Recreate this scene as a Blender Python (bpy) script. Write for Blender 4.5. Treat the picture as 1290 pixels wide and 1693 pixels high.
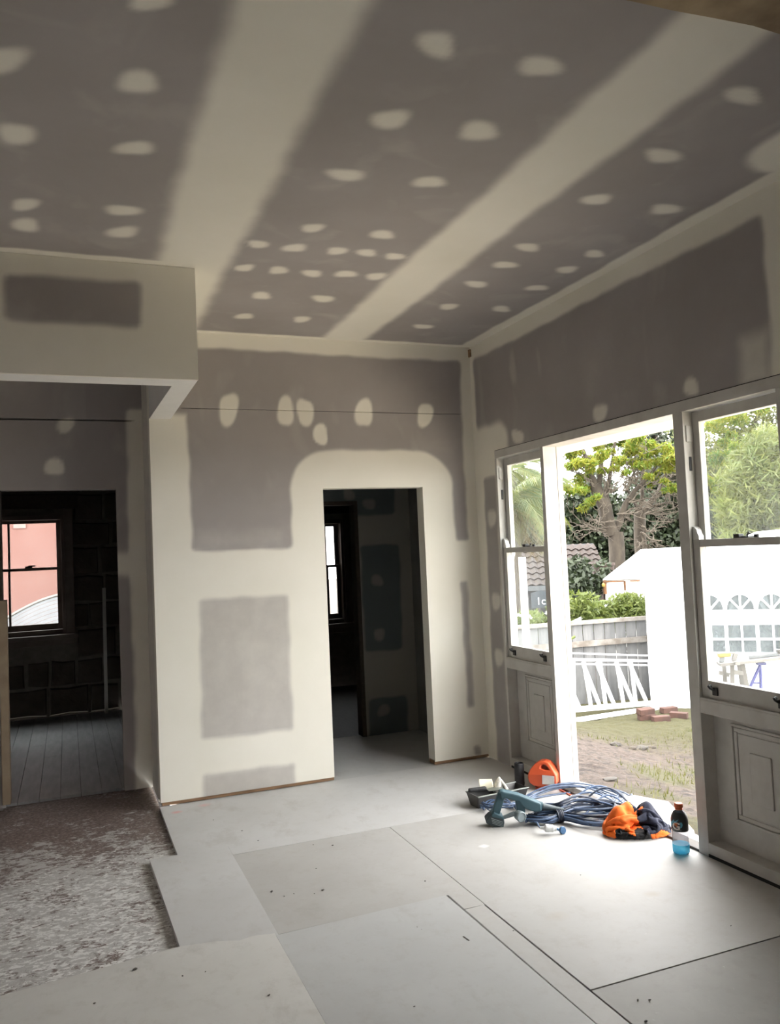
import bpy, bmesh, math, random
import numpy as np
from mathutils import Vector, Matrix, noise as mnoise

for o in list(bpy.data.objects): bpy.data.objects.remove(o)
sc = bpy.context.scene
COL = sc.collection

# ------------------------------------------------------------------ camera
F, YAW, PIT, ROL = 1350.27, -0.378113, 0.048048, 0.044690
CAM = np.array([-2.8567, -5.4264, 1.5434])
def _rot(a, b, c):
    ca, sa, cb, sb, cc, s_ = math.cos(a), math.sin(a), math.cos(b), math.sin(b), math.cos(c), math.sin(c)
    return (np.array([[ca, -sa, 0], [sa, ca, 0], [0, 0, 1]]) @ np.array([[1, 0, 0], [0, cb, -sb], [0, sb, cb]])
            @ np.array([[cc, 0, s_], [0, 1, 0], [-s_, 0, cc]]))
RM = _rot(YAW, PIT, ROL)
cd = bpy.data.cameras.new('camera'); cam = bpy.data.objects.new('camera', cd); COL.objects.link(cam)
cd.sensor_fit = 'VERTICAL'; cd.sensor_height = 36.0; cd.lens = F / 1693 * 36.0
cd.clip_start = 0.05; cd.clip_end = 300
m = Matrix.Identity(4)
for i in range(3):
    m[i][0] = RM[i, 0]; m[i][1] = RM[i, 2]; m[i][2] = -RM[i, 1]; m[i][3] = CAM[i]
cam.matrix_world = m
sc.camera = cam

def ray(px, py):
    return RM @ np.array([(px - 645) / F, 1, -(py - 846.5) / F])
def at(px, py, ax, v):                      # pixel -> point on the axis plane (0 x, 1 y, 2 z) at v
    d = ray(px, py); t = (v - CAM[ax]) / d[ax]
    return CAM + t * d
def hit(px, py, p, n):                      # pixel -> point on the plane through p with normal n
    d = ray(px, py); p = np.array(p, float); n = np.array(n, float)
    return CAM + d * (np.dot(p - CAM, n) / np.dot(d, n))
def atd(px, py, dist):                      # pixel -> point at a forward distance
    return CAM + ray(px, py) * dist

# ------------------------------------------------------------------ sky and exposure (overcast daylight)
w = bpy.data.worlds.new('overcast_sky'); sc.world = w; w.use_nodes = True
bg = w.node_tree.nodes['Background']
bg.inputs['Color'].default_value = (1.0, 0.99, 0.975, 1); bg.inputs['Strength'].default_value = 1.0
sc.view_settings.view_transform = 'Standard'
sc.view_settings.look = 'None'
sc.view_settings.exposure = 3.68
sc.view_settings.gamma = 1.0
sc.view_settings.use_curve_mapping = False
try:
    sc.cycles.max_bounces = 12; sc.cycles.diffuse_bounces = 8; sc.cycles.transparent_max_bounces = 24
    sc.cycles.sample_clamp_indirect = 6.0
    sc.cycles.use_denoising = True
except Exception: pass

# ------------------------------------------------------------------ helpers
rnd = random.Random(7)
nrng = np.random.default_rng(11)

class MB:
    def __init__(s): s.v = []; s.f = []
    def add(s, vs, fs):
        b = len(s.v); s.v += [tuple(map(float, p)) for p in vs]; s.f += [tuple(b + i for i in q) for q in fs]; return s
    def box(s, x0, x1, y0, y1, z0, z1):
        x0, x1 = sorted((x0, x1)); y0, y1 = sorted((y0, y1)); z0, z1 = sorted((z0, z1))
        return s.add([(x0, y0, z0), (x1, y0, z0), (x1, y1, z0), (x0, y1, z0), (x0, y0, z1), (x1, y0, z1), (x1, y1, z1), (x0, y1, z1)],
                     [(3, 2, 1, 0), (4, 5, 6, 7), (0, 1, 5, 4), (1, 2, 6, 5), (2, 3, 7, 6), (3, 0, 4, 7)])
    def bar(s, a, b, w, h, up=(0, 0, 1)):           # rectangular bar from a to b
        a = Vector(a); b = Vector(b); d = (b - a).normalized(); u = Vector(up)
        r = d.cross(u)
        if r.length < 1e-4: r = d.cross(Vector((1, 0, 0)))
        r.normalize(); u = r.cross(d)
        vs = [p + r * (i * w / 2) + u * (j * h / 2) for p in (a, b) for i, j in ((-1, -1), (1, -1), (1, 1), (-1, 1))]
        return s.add(vs, [(0, 1, 2, 3), (7, 6, 5, 4), (0, 4, 5, 1), (1, 5, 6, 2), (2, 6, 7, 3), (3, 7, 4, 0)])
    def tube(s, pts, r, n=8, closed=False):
        pts = [Vector(p) for p in pts]; k = len(pts); rs = r if hasattr(r, '__len__') else [r] * k
        T = []
        for i in range(k):
            if closed: t = pts[(i + 1) % k] - pts[i - 1]
            else: t = pts[min(i + 1, k - 1)] - pts[max(i - 1, 0)]
            T.append(t.normalized() if t.length > 1e-9 else Vector((0, 0, 1)))
        u = T[0].orthogonal().normalized(); vs = []
        for i in range(k):
            u = (u - T[i] * u.dot(T[i]))
            u = u.normalized() if u.length > 1e-6 else T[i].orthogonal().normalized()
            v = T[i].cross(u)
            for j in range(n):
                a = 2 * math.pi * j / n
                vs.append(pts[i] + (u * math.cos(a) + v * math.sin(a)) * rs[i])
        fs = []
        for i in range(k if closed else k - 1):
            i2 = (i + 1) % k
            for j in range(n):
                fs.append((i * n + j, i * n + (j + 1) % n, i2 * n + (j + 1) % n, i2 * n + j))
        if not closed:
            fs.append(tuple(range(n - 1, -1, -1))); fs.append(tuple((k - 1) * n + j for j in range(n)))
        return s.add(vs, fs)
    def lathe(s, prof, n=24, c=(0, 0, 0), axis=None, cap=True):     # prof: (r, h)
        ax = Vector(axis).normalized() if axis else Vector((0, 0, 1))
        if abs(ax.z) > .999: u, v = Vector((1, 0, 0)), Vector((0, 1, 0)) if ax.z > 0 else Vector((0, -1, 0))
        else: u = ax.orthogonal().normalized(); v = ax.cross(u)
        c = Vector(c); vs = []
        for r, h in prof:
            for j in range(n):
                a = 2 * math.pi * j / n
                vs.append(c + ax * h + (u * math.cos(a) + v * math.sin(a)) * r)
        fs = []
        for i in range(len(prof) - 1):
            for j in range(n):
                fs.append((i * n + j, i * n + (j + 1) % n, (i + 1) * n + (j + 1) % n, (i + 1) * n + j))
        if cap:
            fs.append(tuple(range(n - 1, -1, -1))); fs.append(tuple((len(prof) - 1) * n + j for j in range(n)))
        return s.add(vs, fs)
    def prism(s, poly, a, b):                        # poly: list of 3D points; extruded by vector b-a
        d = Vector(b) - Vector(a); n = len(poly)
        vs = [Vector(p) for p in poly] + [Vector(p) + d for p in poly]
        fs = [tuple(range(n - 1, -1, -1)), tuple(range(n, 2 * n))]
        for i in range(n): fs.append((i, (i + 1) % n, n + (i + 1) % n, n + i))
        return s.add(vs, fs)
    def build(s, name, mat, parent=None, smooth=False, bevel=0.0, world=True, recalc=True):
        vs = s.v
        if parent is not None and world:
            base = parent
            off = Vector((0, 0, 0))
            while base is not None: off = off + base.location; base = base.parent
            vs = [(p[0] - off.x, p[1] - off.y, p[2] - off.z) for p in vs]
        me = bpy.data.meshes.new(name); me.from_pydata(vs, [], s.f)
        if recalc:
            bm = bmesh.new(); bm.from_mesh(me); bmesh.ops.recalc_face_normals(bm, faces=bm.faces[:]); bm.to_mesh(me); bm.free()
        return finish(me, name, mat, parent, smooth, bevel)

def finish(me, name, mat, parent=None, smooth=False, bevel=0.0):
    if smooth: me.polygons.foreach_set('use_smooth', [True] * len(me.polygons))
    me.materials.append(mat if not isinstance(mat, str) else M[mat])
    o = bpy.data.objects.new(name, me); COL.objects.link(o)
    if parent is not None: o.parent = parent
    if bevel:
        b = o.modifiers.new('bevel', 'BEVEL'); b.width = bevel; b.segments = 2; b.limit_method = 'ANGLE'; b.angle_limit = 0.6
    if smooth:
        try: me.set_sharp_from_angle(angle=math.radians(38))
        except Exception: pass
    return o

def tag(o, label, cat, group=None, kind=None):
    o['label'] = label; o['category'] = cat
    if group: o['group'] = group
    if kind: o['kind'] = kind
    return o
def thing(name, label, cat, loc=(0, 0, 0), rz=0.0, group=None, kind=None):
    o = bpy.data.objects.new(name, None); COL.objects.link(o)
    o.location = tuple(float(q) for q in loc); o.rotation_euler = (0, 0, rz); o.empty_display_size = .1
    return tag(o, label, cat, group, kind)
def struct(o, label, cat): return tag(o, label, cat, None, 'structure')

# ------------------------------------------------------------------ materials
M = {}
def nodes(name):
    mt = bpy.data.materials.new(name); mt.use_nodes = True
    nt = mt.node_tree; b = nt.nodes['Principled BSDF']; M[name] = mt
    return mt, nt, b
def ramp(nt, fac, stops):
    r = nt.nodes.new('ShaderNodeValToRGB'); e = r.color_ramp.elements
    while len(e) < len(stops): e.new(0.5)
    for k, (p, c) in enumerate(stops):
        e[k].position = p; e[k].color = c if len(c) == 4 else (*c, 1)
    nt.links.new(fac, r.inputs[0]); return r.outputs[0]
def tex(nt, scale, detail=4, rough=.55, dist=0.0, stretch=None, coord='Object'):
    tc = nt.nodes.new('ShaderNodeTexCoord'); n = nt.nodes.new('ShaderNodeTexNoise')
    n.inputs['Scale'].default_value = scale; n.inputs['Detail'].default_value = detail
    n.inputs['Roughness'].default_value = rough; n.inputs['Distortion'].default_value = dist
    src = tc.outputs[coord]
    if stretch:
        mp = nt.nodes.new('ShaderNodeMapping'); mp.inputs['Scale'].default_value = stretch
        nt.links.new(src, mp.inputs[0]); src = mp.outputs[0]
    nt.links.new(src, n.inputs['Vector']); return n.outputs['Fac']
def mixc(nt, f, a, b, mode='MIX'):
    x = nt.nodes.new('ShaderNodeMix'); x.data_type = 'RGBA'; x.blend_type = mode
    for v, k in ((f, 0), (a, 6), (b, 7)):
        if hasattr(v, 'is_linked'): nt.links.new(v, x.inputs[k])
        else: x.inputs[k].default_value = v if k == 0 else (*v[:3], 1)
    return x.outputs[2]
def bump(nt, b, h, strength=.2, dist=.01):
    n = nt.nodes.new('ShaderNodeBump'); n.inputs['Strength'].default_value = strength; n.inputs['Distance'].default_value = dist
    nt.links.new(h, n.inputs['Height']); nt.links.new(n.outputs[0], b.inputs['Normal'])
def mat(name, c1, c2=None, scale=8, rough=.6, bmp=0.0, lo=.35, hi=.65, stretch=None, metal=0.0, detail=4, bdist=.01, coord='Object'):
    mt, nt, b = nodes(name)
    b.inputs['Roughness'].default_value = rough; b.inputs['Metallic'].default_value = metal
    if c2 is None: c2 = tuple(min(1, q * .86) for q in c1)
    f = tex(nt, scale, detail, stretch=stretch, coord=coord)
    nt.links.new(ramp(nt, f, [(lo, c1), (hi, c2)]), b.inputs['Base Color'])
    if bmp: bump(nt, b, f, bmp, bdist)
    return mt

def plaster_mat():
    mt, nt, b = nodes('plasterboard')
    a = nt.nodes.new('ShaderNodeAttribute'); a.attribute_name = 'plaster'
    n1 = tex(nt, 9, 5, .6); n2 = tex(nt, 1.6, 4, .55); n3 = tex(nt, 3.2, 3, .5, .6, (1, 1, .6))
    mm = nt.nodes.new('ShaderNodeMath'); mm.operation = 'MULTIPLY_ADD'
    nt.links.new(n1, mm.inputs[0]); mm.inputs[1].default_value = .20
    nt.links.new(a.outputs['Fac'], mm.inputs[2])
    mr = nt.nodes.new('ShaderNodeMapRange'); mr.interpolation_type = 'SMOOTHSTEP'
    mr.inputs[1].default_value = .15; mr.inputs[2].default_value = 1.0
    nt.links.new(mm.outputs[0], mr.inputs[0])
    board = ramp(nt, n2, [(.30, (.315, .290, .278)), (.7, (.372, .347, .338))])
    # thin trowelled smears on the bare board
    board = mixc(nt, ramp(nt, n3, [(.56, (0, 0, 0)), (.74, (.22, .22, .22))]), board, (.62, .60, .55))
    cream = ramp(nt, n2, [(.3, (.77, .745, .655)), (.7, (.83, .805, .725))])
    nt.links.new(mixc(nt, mr.outputs[0], board, cream), b.inputs['Base Color'])
    b.inputs['Roughness'].default_value = .8
    bump(nt, b, n1, .04, .01)
plaster_mat()

mat('white_paint', (.58, .565, .53), (.47, .45, .415), 7, .5, .05, .45, .8)
mat('white_paint_clean', (.84, .84, .82), (.76, .76, .74), 5, .45, .03)
mat('raw_timber', (.36, .22, .12), (.22, .13, .07), 6, .7, .1, stretch=(1, 8, 8))
mat('brown_board', (.30, .235, .16), (.24, .18, .12), 9, .75, .05)
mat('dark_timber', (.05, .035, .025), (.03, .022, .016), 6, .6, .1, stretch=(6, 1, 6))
mat('stone', (.10, .085, .068), (.06, .05, .04), 5, .9, .6, .3, .7, bdist=.03)
mat('mortar', (.22, .20, .17), (.16, .145, .12), 14, .95, .4)
mat('floor_board', (.42, .43, .43), (.33, .34, .34), 4, .55, .08, stretch=(6, 1, 1))
mat('black_metal', (.018, .017, .016), (.03, .028, .026), 20, .45)
mat('dark_gap', (.012, .011, .010), (.018, .016, .015), 20, .9)
mat('old_plaster', (.42, .33, .21), (.22, .16, .10), 6, .95, .5, .35, .7, bdist=.02)
mat('brick_red', (.085, .042, .031), (.052, .029, .023), 9, .9, .4)
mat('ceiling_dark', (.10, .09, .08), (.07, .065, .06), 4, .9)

def sheet_mat(name, a, b2, smear, k, marks=()):
    mt, nt, b = nodes(name)
    n1 = tex(nt, 1.3 + k * .2, 6, .66, .2); n2 = tex(nt, 13, 8, .76, .15); n3 = tex(nt, 34, 3, .6); n4 = tex(nt, 5.5, 6, .72, .25, (1, .6, 1))
    c = ramp(nt, n1, [(.32, a), (.70, b2)])
    c = mixc(nt, ramp(nt, n2, [(.52, (0, 0, 0)), (.72, (.65, .65, .65))]), c, smear)
    c = mixc(nt, ramp(nt, n4, [(.54, (0, 0, 0)), (.74, (.42, .42, .42))]), c, (.36, .335, .305))
    c = mixc(nt, ramp(nt, n3, [(.69, (0, 0, 0)), (.76, (.4, .4, .4))]), c, (.60, .59, .57))
    for (mx_, my_), ra_, col_, st_ in marks:                 # spray paint and chalk marks left on the sheets
        tc = nt.nodes.new('ShaderNodeTexCoord'); mp = nt.nodes.new('ShaderNodeMapping'); mp.vector_type = 'POINT'
        mp.inputs['Location'].default_value = (-mx_ / ra_, -my_ / (ra_ * .8), 0); mp.inputs['Scale'].default_value = (1 / ra_, 1 / (ra_ * .8), 0)
        nt.links.new(tc.outputs['Object'], mp.inputs[0])
        vl = nt.nodes.new('ShaderNodeVectorMath'); vl.operation = 'LENGTH'; nt.links.new(mp.outputs[0], vl.inputs[0])
        ad = nt.nodes.new('ShaderNodeMath'); ad.operation = 'MULTIPLY_ADD'; ad.inputs[1].default_value = .9
        nt.links.new(n2, ad.inputs[0]); nt.links.new(vl.outputs['Value'], ad.inputs[2])
        c = mixc(nt, ramp(nt, ad.outputs[0], [(.55, (st_,) * 3), (1.25, (0, 0, 0))]), c, col_)
    nt.links.new(c, b.inputs['Base Color']); b.inputs['Roughness'].default_value = .58
    bump(nt, b, n2, .06, .004)
sheet_mat('floor_sheet_pale', (.60, .60, .598), (.53, .526, .518), (.50, .488, .468), 0, [(at(292, 1343, 2, 0)[:2], .075, (.75, .30, .30), .75), (at(338, 1331, 2, 0)[:2], .09, (.75, .36, .35), .5)])
sheet_mat('floor_sheet_warm', (.50, .494, .480), (.43, .420, .402), (.41, .388, .36), 1, [(at(800, 1399, 2, 0)[:2], .06, (.85, .85, .84), .8), (at(1078, 1478, 2, 0)[:2], .09, (.40, .34, .27), .5), (at(920, 1515, 2, 0)[:2], .12, (.42, .37, .31), .4)])
sheet_mat('floor_sheet_grey', (.53, .535, .533), (.47, .472, .468), (.44, .432, .418), 2)

sheet_mat('floor_sheet_dull', (.30, .285, .265), (.25, .236, .218), (.24, .222, .20), 3)
sheet_mat('floor_sheet_left', (.66, .65, .625), (.58, .568, .54), (.52, .50, .465), 4)
def old_floor_mat():
    mt, nt, b = nodes('old_floor')
    n1 = tex(nt, 16, 9, .74, .9, (1, 1.5, 1)); n2 = tex(nt, 2.6, 4, .6, .5); n3 = tex(nt, 55, 5, .7); n5 = tex(nt, 30, 6, .7, .4, (1, 1.6, 1))
    base = ramp(nt, n3, [(.30, (.07, .055, .05)), (.50, (.18, .135, .12)), (.72, (.33, .29, .27))])
    ad = nt.nodes.new('ShaderNodeMath'); ad.operation = 'MULTIPLY_ADD'
    nt.links.new(n2, ad.inputs[0]); ad.inputs[1].default_value = .5; nt.links.new(n1, ad.inputs[2])
    # more old paint survives towards the camera
    tc = nt.nodes.new('ShaderNodeTexCoord'); sx = nt.nodes.new('ShaderNodeSeparateXYZ'); nt.links.new(tc.outputs['Object'], sx.inputs[0])
    mr = nt.nodes.new('ShaderNodeMapRange'); nt.links.new(sx.outputs['Y'], mr.inputs[0])
    mr.inputs[1].default_value = .2; mr.inputs[2].default_value = -1.1; mr.inputs[3].default_value = -.13; mr.inputs[4].default_value = .055
    a2 = nt.nodes.new('ShaderNodeMath'); nt.links.new(ad.outputs[0], a2.inputs[0]); nt.links.new(mr.outputs[0], a2.inputs[1])
    paint = ramp(nt, n3, [(.3, (.66, .655, .64)), (.7, (.48, .475, .465))])
    c = mixc(nt, ramp(nt, a2.outputs[0], [(.715, (0, 0, 0)), (.775, (.85, .85, .85))]), base, paint)
    a3 = nt.nodes.new('ShaderNodeMath'); nt.links.new(n5, a3.inputs[0]); nt.links.new(mr.outputs[0], a3.inputs[1])
    c = mixc(nt, ramp(nt, a3.outputs[0], [(.565, (0, 0, 0)), (.61, (.95, .95, .95))]), c, (.80, .795, .78))
    nt.links.new(c, b.inputs['Base Color']); b.inputs['Roughness'].default_value = .6
    bump(nt, b, n1, .12, .006)
old_floor_mat()

def glass_mat():
    mt, nt, b = nodes('window_glass')
    nt.nodes.remove(b); out = nt.nodes['Material Output']
    tr = nt.nodes.new('ShaderNodeBsdfTransparent'); tr.inputs[0].default_value = (.93, .95, .95, 1)
    gl = nt.nodes.new('ShaderNodeBsdfGlossy'); gl.inputs['Roughness'].default_value = .03
    df = nt.nodes.new('ShaderNodeBsdfTranslucent'); df.inputs[0].default_value = (.8, .82, .84, 1)
    n = tex(nt, 3, 4); fr = nt.nodes.new('ShaderNodeLayerWeight'); fr.inputs[0].default_value = .25
    fr_ = ramp(nt, fr.outputs['Facing'], [(.3, (.015, .015, .015)), (1, (.35, .35, .35))])
    m1 = nt.nodes.new('ShaderNodeMixShader'); m2 = nt.nodes.new('ShaderNodeMixShader')
    nt.links.new(ramp(nt, n, [(.3, (.008, .008, .008)), (.8, (.028, .028, .028))]), m1.inputs[0])
    nt.links.new(tr.outputs[0], m1.inputs[1]); nt.links.new(df.outputs[0], m1.inputs[2])
    nt.links.new(fr_, m2.inputs[0]); nt.links.new(m1.outputs[0], m2.inputs[1]); nt.links.new(gl.outputs[0], m2.inputs[2])
    nt.links.new(m2.outputs[0], out.inputs[0])
glass_mat()

# ------------------------------------------------------------------ plastered surfaces: fine grids that carry where compound lies
def sstep(x, a, b):
    t = np.clip((x - a) / (b - a), 0, 1); return t * t * (3 - 2 * t)
def wob(U, V, s=1.0, k=0):
    return s * (np.sin(U * 7.1 + V * 3.3 + k) * .5 + np.sin(U * 17.3 - V * 13.7 + 2 * k) * .3 + np.sin(V * 29.1 + U * 5.2 + k * 3) * .2)
def srect(U, V, u0, u1, v0, v1, f=.035, r=.03, k=0):        # 1 inside a soft rounded rectangle
    U = U + wob(U, V, .012, k); V = V + wob(V, U, .010, k + 1)
    cu, cv, hu, hv = (u0 + u1) / 2, (v0 + v1) / 2, abs(u1 - u0) / 2 - r, abs(v1 - v0) / 2 - r
    qx, qy = np.abs(U - cu) - hu, np.abs(V - cv) - hv
    d = np.hypot(np.maximum(qx, 0), np.maximum(qy, 0)) + np.minimum(np.maximum(qx, qy), 0) - r
    return 1 - sstep(d, -f, f)
def sblob(U, V, c, a, b, k=0, soft=.35):                       # soft patch spanned by the half axes a and b
    det = a[0] * b[1] - a[1] * b[0]
    x, y = U - c[0], V - c[1]
    s = (x * b[1] - y * b[0]) / det; t = (y * a[0] - x * a[1]) / det
    ang = np.arctan2(t, s)
    p = 2.6
    rr = (np.abs(s) ** p + np.abs(t) ** p) ** (1 / p) * (1 + .10 * np.sin(ang * 2 + k * 1.7) + .07 * np.sin(ang * 3 + k * 2.9))
    return 1 - sstep(rr, 1 - soft, 1 + soft)

def lines(lo, hi, step, extra=()):
    n = max(1, int(round((hi - lo) / step)))
    a = list(np.linspace(lo, hi, n + 1))
    for e in extra:
        a = [q for q in a if abs(q - e) > step * .35 or q in (lo, hi)] + [e]
    return sorted(set(round(q, 5) for q in a))

def plaster_sheet(name, us, vs, pos, mask, holes=(), thick=.1, flip=False, grooves=(), parent=None, material='plasterboard'):
    us, vs = list(us), list(vs)
    for g in grooves:
        v = g[0]; vs = [q for q in vs if abs(q - v) > .012] + [v - g[3] / 2, v, v + g[3] / 2]
    vs = sorted(vs)
    U, V = np.meshgrid(np.array(us), np.array(vs)); nu, nv = len(us), len(vs)
    D = np.zeros_like(U)
    for v, u0, u1, wd, dp in grooves:
        D[(np.abs(V - v) < 1e-4) & (U > u0) & (U < u1)] = dp
    X, Y, Z = pos(U, V, D)
    co = np.stack([X, Y, Z], -1).reshape(-1, 3)
    mk = np.clip(mask(U, V), 0, 1).reshape(-1) if mask is not None else np.ones(nu * nv)
    uc = (np.array(us)[:-1] + np.array(us)[1:]) / 2; vc = (np.array(vs)[:-1] + np.array(vs)[1:]) / 2
    UC, VC = np.meshgrid(uc, vc); keep = np.ones(UC.shape, bool)
    for a0, a1, b0, b1 in holes: keep &= ~((UC > a0) & (UC < a1) & (VC > b0) & (VC < b1))
    J, I = np.nonzero(keep)
    q = np.stack([J * nu + I, J * nu + I + 1, (J + 1) * nu + I + 1, (J + 1) * nu + I], -1)
    if flip: q = q[:, ::-1]
    used = np.zeros(len(co), bool); used[q.reshape(-1)] = True
    idx = np.cumsum(used) - 1
    co, mk, q = co[used], mk[used], idx[q]
    me = bpy.data.meshes.new(name)
    me.from_pydata([tuple(p) for p in co.tolist()], [], [tuple(f) for f in q.tolist()])
    at_ = me.attributes.new('plaster', 'FLOAT', 'POINT'); at_.data.foreach_set('value', mk.astype(np.float32))
    o = finish(me, name, material, parent)
    s = o.modifiers.new('thickness', 'SOLIDIFY'); s.thickness = thick; s.offset = -1
    return o

H = 3.05
# ceiling --------------------------------------------------------------
spots = [(0,100,45,22),(228,136,38,18),(28,222,32,18),(222,245,32,12),(42,338,25,10),(42,372,25,11),(204,348,30,9),(202,384,26,10),(250,2,40,15),
 (722,74,32,22),(893,110,35,18),(645,198,32,16),(792,217,35,15),(572,289,32,10),(710,301,26,10),(517,377,20,7),(632,388,22,7),(427,404,17,7),
 (487,410,20,7),(558,415,19,6),(606,418,18,6),(653,424,16,6),(404,443,16,6),(461,447,18,6),(516,452,17,6),(572,453,18,6),(622,457,18,6),(432,489,17,6),
 (535,494,18,6),(404,523,15,5),(499,528,15,5),(1228,158,32,14),(1096,258,28,13),(986,330,25,9),(1101,346,28,8),(873,409,20,7),(835,438,20,6),
 (937,446,18,6),(983,420,18,6),(788,470,18,6),(888,476,18,5),(742,507,16,5),(829,511,16,5),(700,540,16,4)]
def ceil_mask(U, V):
    m_ = np.zeros_like(U)
    m_ = np.maximum(m_, srect(U, V, -2.40, -2.05, -9, .6, .075, k=1))
    m_ = np.maximum(m_, srect(U, V, -1.165, -.85, -9, .6, .065, k=2))
    m_ = np.maximum(m_, srect(U, V, -9, 1, -.055, .6, .03, k=3))
    m_ = np.maximum(m_, srect(U, V, -.085, .3, -9, .6, .03, k=4))
    m_ = np.maximum(m_, srect(U, V, -.33, .3, -3.7, -2.93, .05, .2, k=5))
    m_ = np.maximum(m_, srect(U, V, -9, -2.2, -1.27, -1.1, .025, k=6))
    for k, (x, y, a, b) in enumerate(spots):
        c = at(x, y, 2, H); e = at(x + a, y, 2, H) - c; g = at(x, y + b, 2, H) - c
        m_ = np.maximum(m_, .82 * sblob(U, V, c[:2], e[:2] * .93, g[:2] * .93, k, .55))
    return m_
ceiling = plaster_sheet('ceiling', lines(-6, -3.6, .4) + lines(-3.6, .14, .02)[1:], lines(-8.1, -4.1, .5) + lines(-4.1, .6, .02)[1:],
                        lambda U, V, D: (U, V, H + 0 * U), ceil_mask, thick=.08, flip=True)
struct(ceiling, 'grey plasterboard ceiling with wide cream taped joints and filler spots', 'ceiling')

# back wall ------------------------------------------------------------
DX0, DX1, DZ = -1.195, -.438, 2.0
bspots = [(378,677,15,26),(472,680,14,22),(505,682,13,22),(602,682,13,24),(703,686,13,18),(530,718,12,16)]
def back_mask(U, V):
    g = srect(U, V, -2.105, -.085, 1.60, 2.945, .028, k=1)
    g = np.maximum(g, srect(U, V, -2.20, -1.9, 2.50, 2.86, .04, k=2))
    arch = srect(U, V, -1.43, -.19, -.5, 2.262, .03, .28, k=9)
    g = g * (1 - arch)
    g = np.maximum(g, .62 * srect(U, V, -2.08, -1.46, .375, 1.295, .03, k=3))
    g = np.maximum(g, srect(U, V, -2.08, -1.46, -.2, .165, .03, k=4) * .62)
    g = np.maximum(g, .8 * srect(U, V, -.165, -.10, .38, 1.305, .025, .02, k=5))
    g = np.maximum(g, .7 * srect(U, V, -.13, -.07, .02, .10, .015, .02, k=6))
    m_ = 1 - g
    for k, (x, y, a, b) in enumerate(bspots):
        c = at(x, y, 1, 0); e = at(x + a, y, 1, 0) - c; q = at(x, y + b, 1, 0) - c
        m_ = np.maximum(m_, .95 * sblob(U, V, c[0::2], e[0::2], q[0::2], k, .28))
    m_ = np.maximum(m_, .25 * srect(U, V, -2.1, -1.45, 1.58, 1.75, .09, k=7))
    return m_
wall_back = plaster_sheet('wall_back', lines(-2.345, .0, .018, (DX0, DX1)), lines(.022, H, .018, (DZ,)),
                          lambda U, V, D: (U, D, V), back_mask, holes=[(DX0, DX1, -1, DZ)], thick=.11,
                          grooves=[(2.54, -2.14, -.10, .006, .01)])
struct(wall_back, 'back plasterboard wall with doorway, cream jointing and grey patches', 'wall')
# timber plate that shows in the gap under the board
b = MB().box(-2.335, DX0, .012, .1, 0, .03).box(DX1, 0, .012, .1, 0, .03)
struct(b.build('baseboard_back', 'raw_timber'), 'raw timber plate showing under the back wall board', 'baseboard')
# end return of the back wall
ret = plaster_sheet('wall_return', lines(.11, .52, .05), lines(.0, H, .1), lambda U, V, D: (-2.345 + 0 * U, U, V), lambda U, V: .55 + 0 * U, thick=.1, flip=True)
struct(ret, 'short plastered return wall beside the left doorway', 'wall')

# left wall (set further back) ------------------------------------------
LY = .5; LX0, LX1, LZ = -3.262, -2.53, 2.058
lspots = [(108,703,14,12),(90,772,18,13)]
def left_mask(U, V):
    m_ = srect(U, V, -2.455, -2.2, -.1, 2.62, .025, k=1) * .9
    m_ = np.maximum(m_, .8 * srect(U, V, -2.6, -2.2, 1.45, 1.62, .05, k=2))
    for k, (x, y, a, b) in enumerate(lspots):
        c = at(x, y, 1, LY); e = at(x + a, y, 1, LY) - c; q = at(x, y + b, 1, LY) - c
        m_ = np.maximum(m_, .8 * sblob(U, V, c[0::2], e[0::2], q[0::2], k))
    return m_
wl = plaster_sheet('wall_left_rear', lines(-5, -3.3, .3) + lines(-3.3, -2.345, .025, (LX0, LX1)), lines(.0, H, .025, (LZ,)), lambda U, V, D: (U, LY + D, V), left_mask,
                   holes=[(LX0, LX1, -1, LZ)], thick=.1, grooves=[(2.534, -5, -2.40, .014, .03)])
struct(wl, 'grey board wall with doorway into the dark stone room', 'wall')
b = MB().box(LX0 - .02, LX0 + .028, LY - .012, LY + .1, .02, 1.335)
struct(b.build('trim_1', 'brown_board', bevel=.002), 'brown board edge lining the left doorway jamb', 'trim')
b = MB().box(LX0 - .02, LX0 + .006, LY - .006, LY + .1, 1.335, LZ)
struct(b.build('trim_2', 'dark_timber'), 'dark upper jamb of the left doorway', 'trim')

# bulkhead: hollow frame of boxed beams hung from the ceiling -------------
BY, BZ, BX = -1.213, 2.466, -2.208
def bulk_mask(U, V): return 1 - srect(U, V, -3.105, -2.475, 2.722, 2.95, .035, k=3)
bh = thing('bulkhead', 'boxed plaster bulkhead hanging from the ceiling at upper left', 'bulkhead', (BX, BY, BZ), kind='structure')
def rel(o, p=None):
    return o
f1 = plaster_sheet('front_face', lines(-5, -3.3, .3) + lines(-3.3, BX, .025)[1:], lines(BZ, H - .002, .02), lambda U, V, D: (U - BX, 0 * U, V - BZ), bulk_mask, thick=.02, parent=bh)
white_b = MB()
white_b.box(-5, BX - .002, BY + .02, BY + .175, BZ, H - .004)
white_b.prism([(BX - .002, BY + .175, BZ), (BX - .002, -.002, BZ), (-2.343, -.002, BZ), (-2.322, BY + .175, BZ)], (0, 0, 0), (0, 0, H - .004 - BZ))
mat('bulkhead_white', (.82, .81, .78), (.78, .77, .74), 5, .7, .02)
white_b.build('soffit_beam', 'bulkhead_white', bh)

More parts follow.
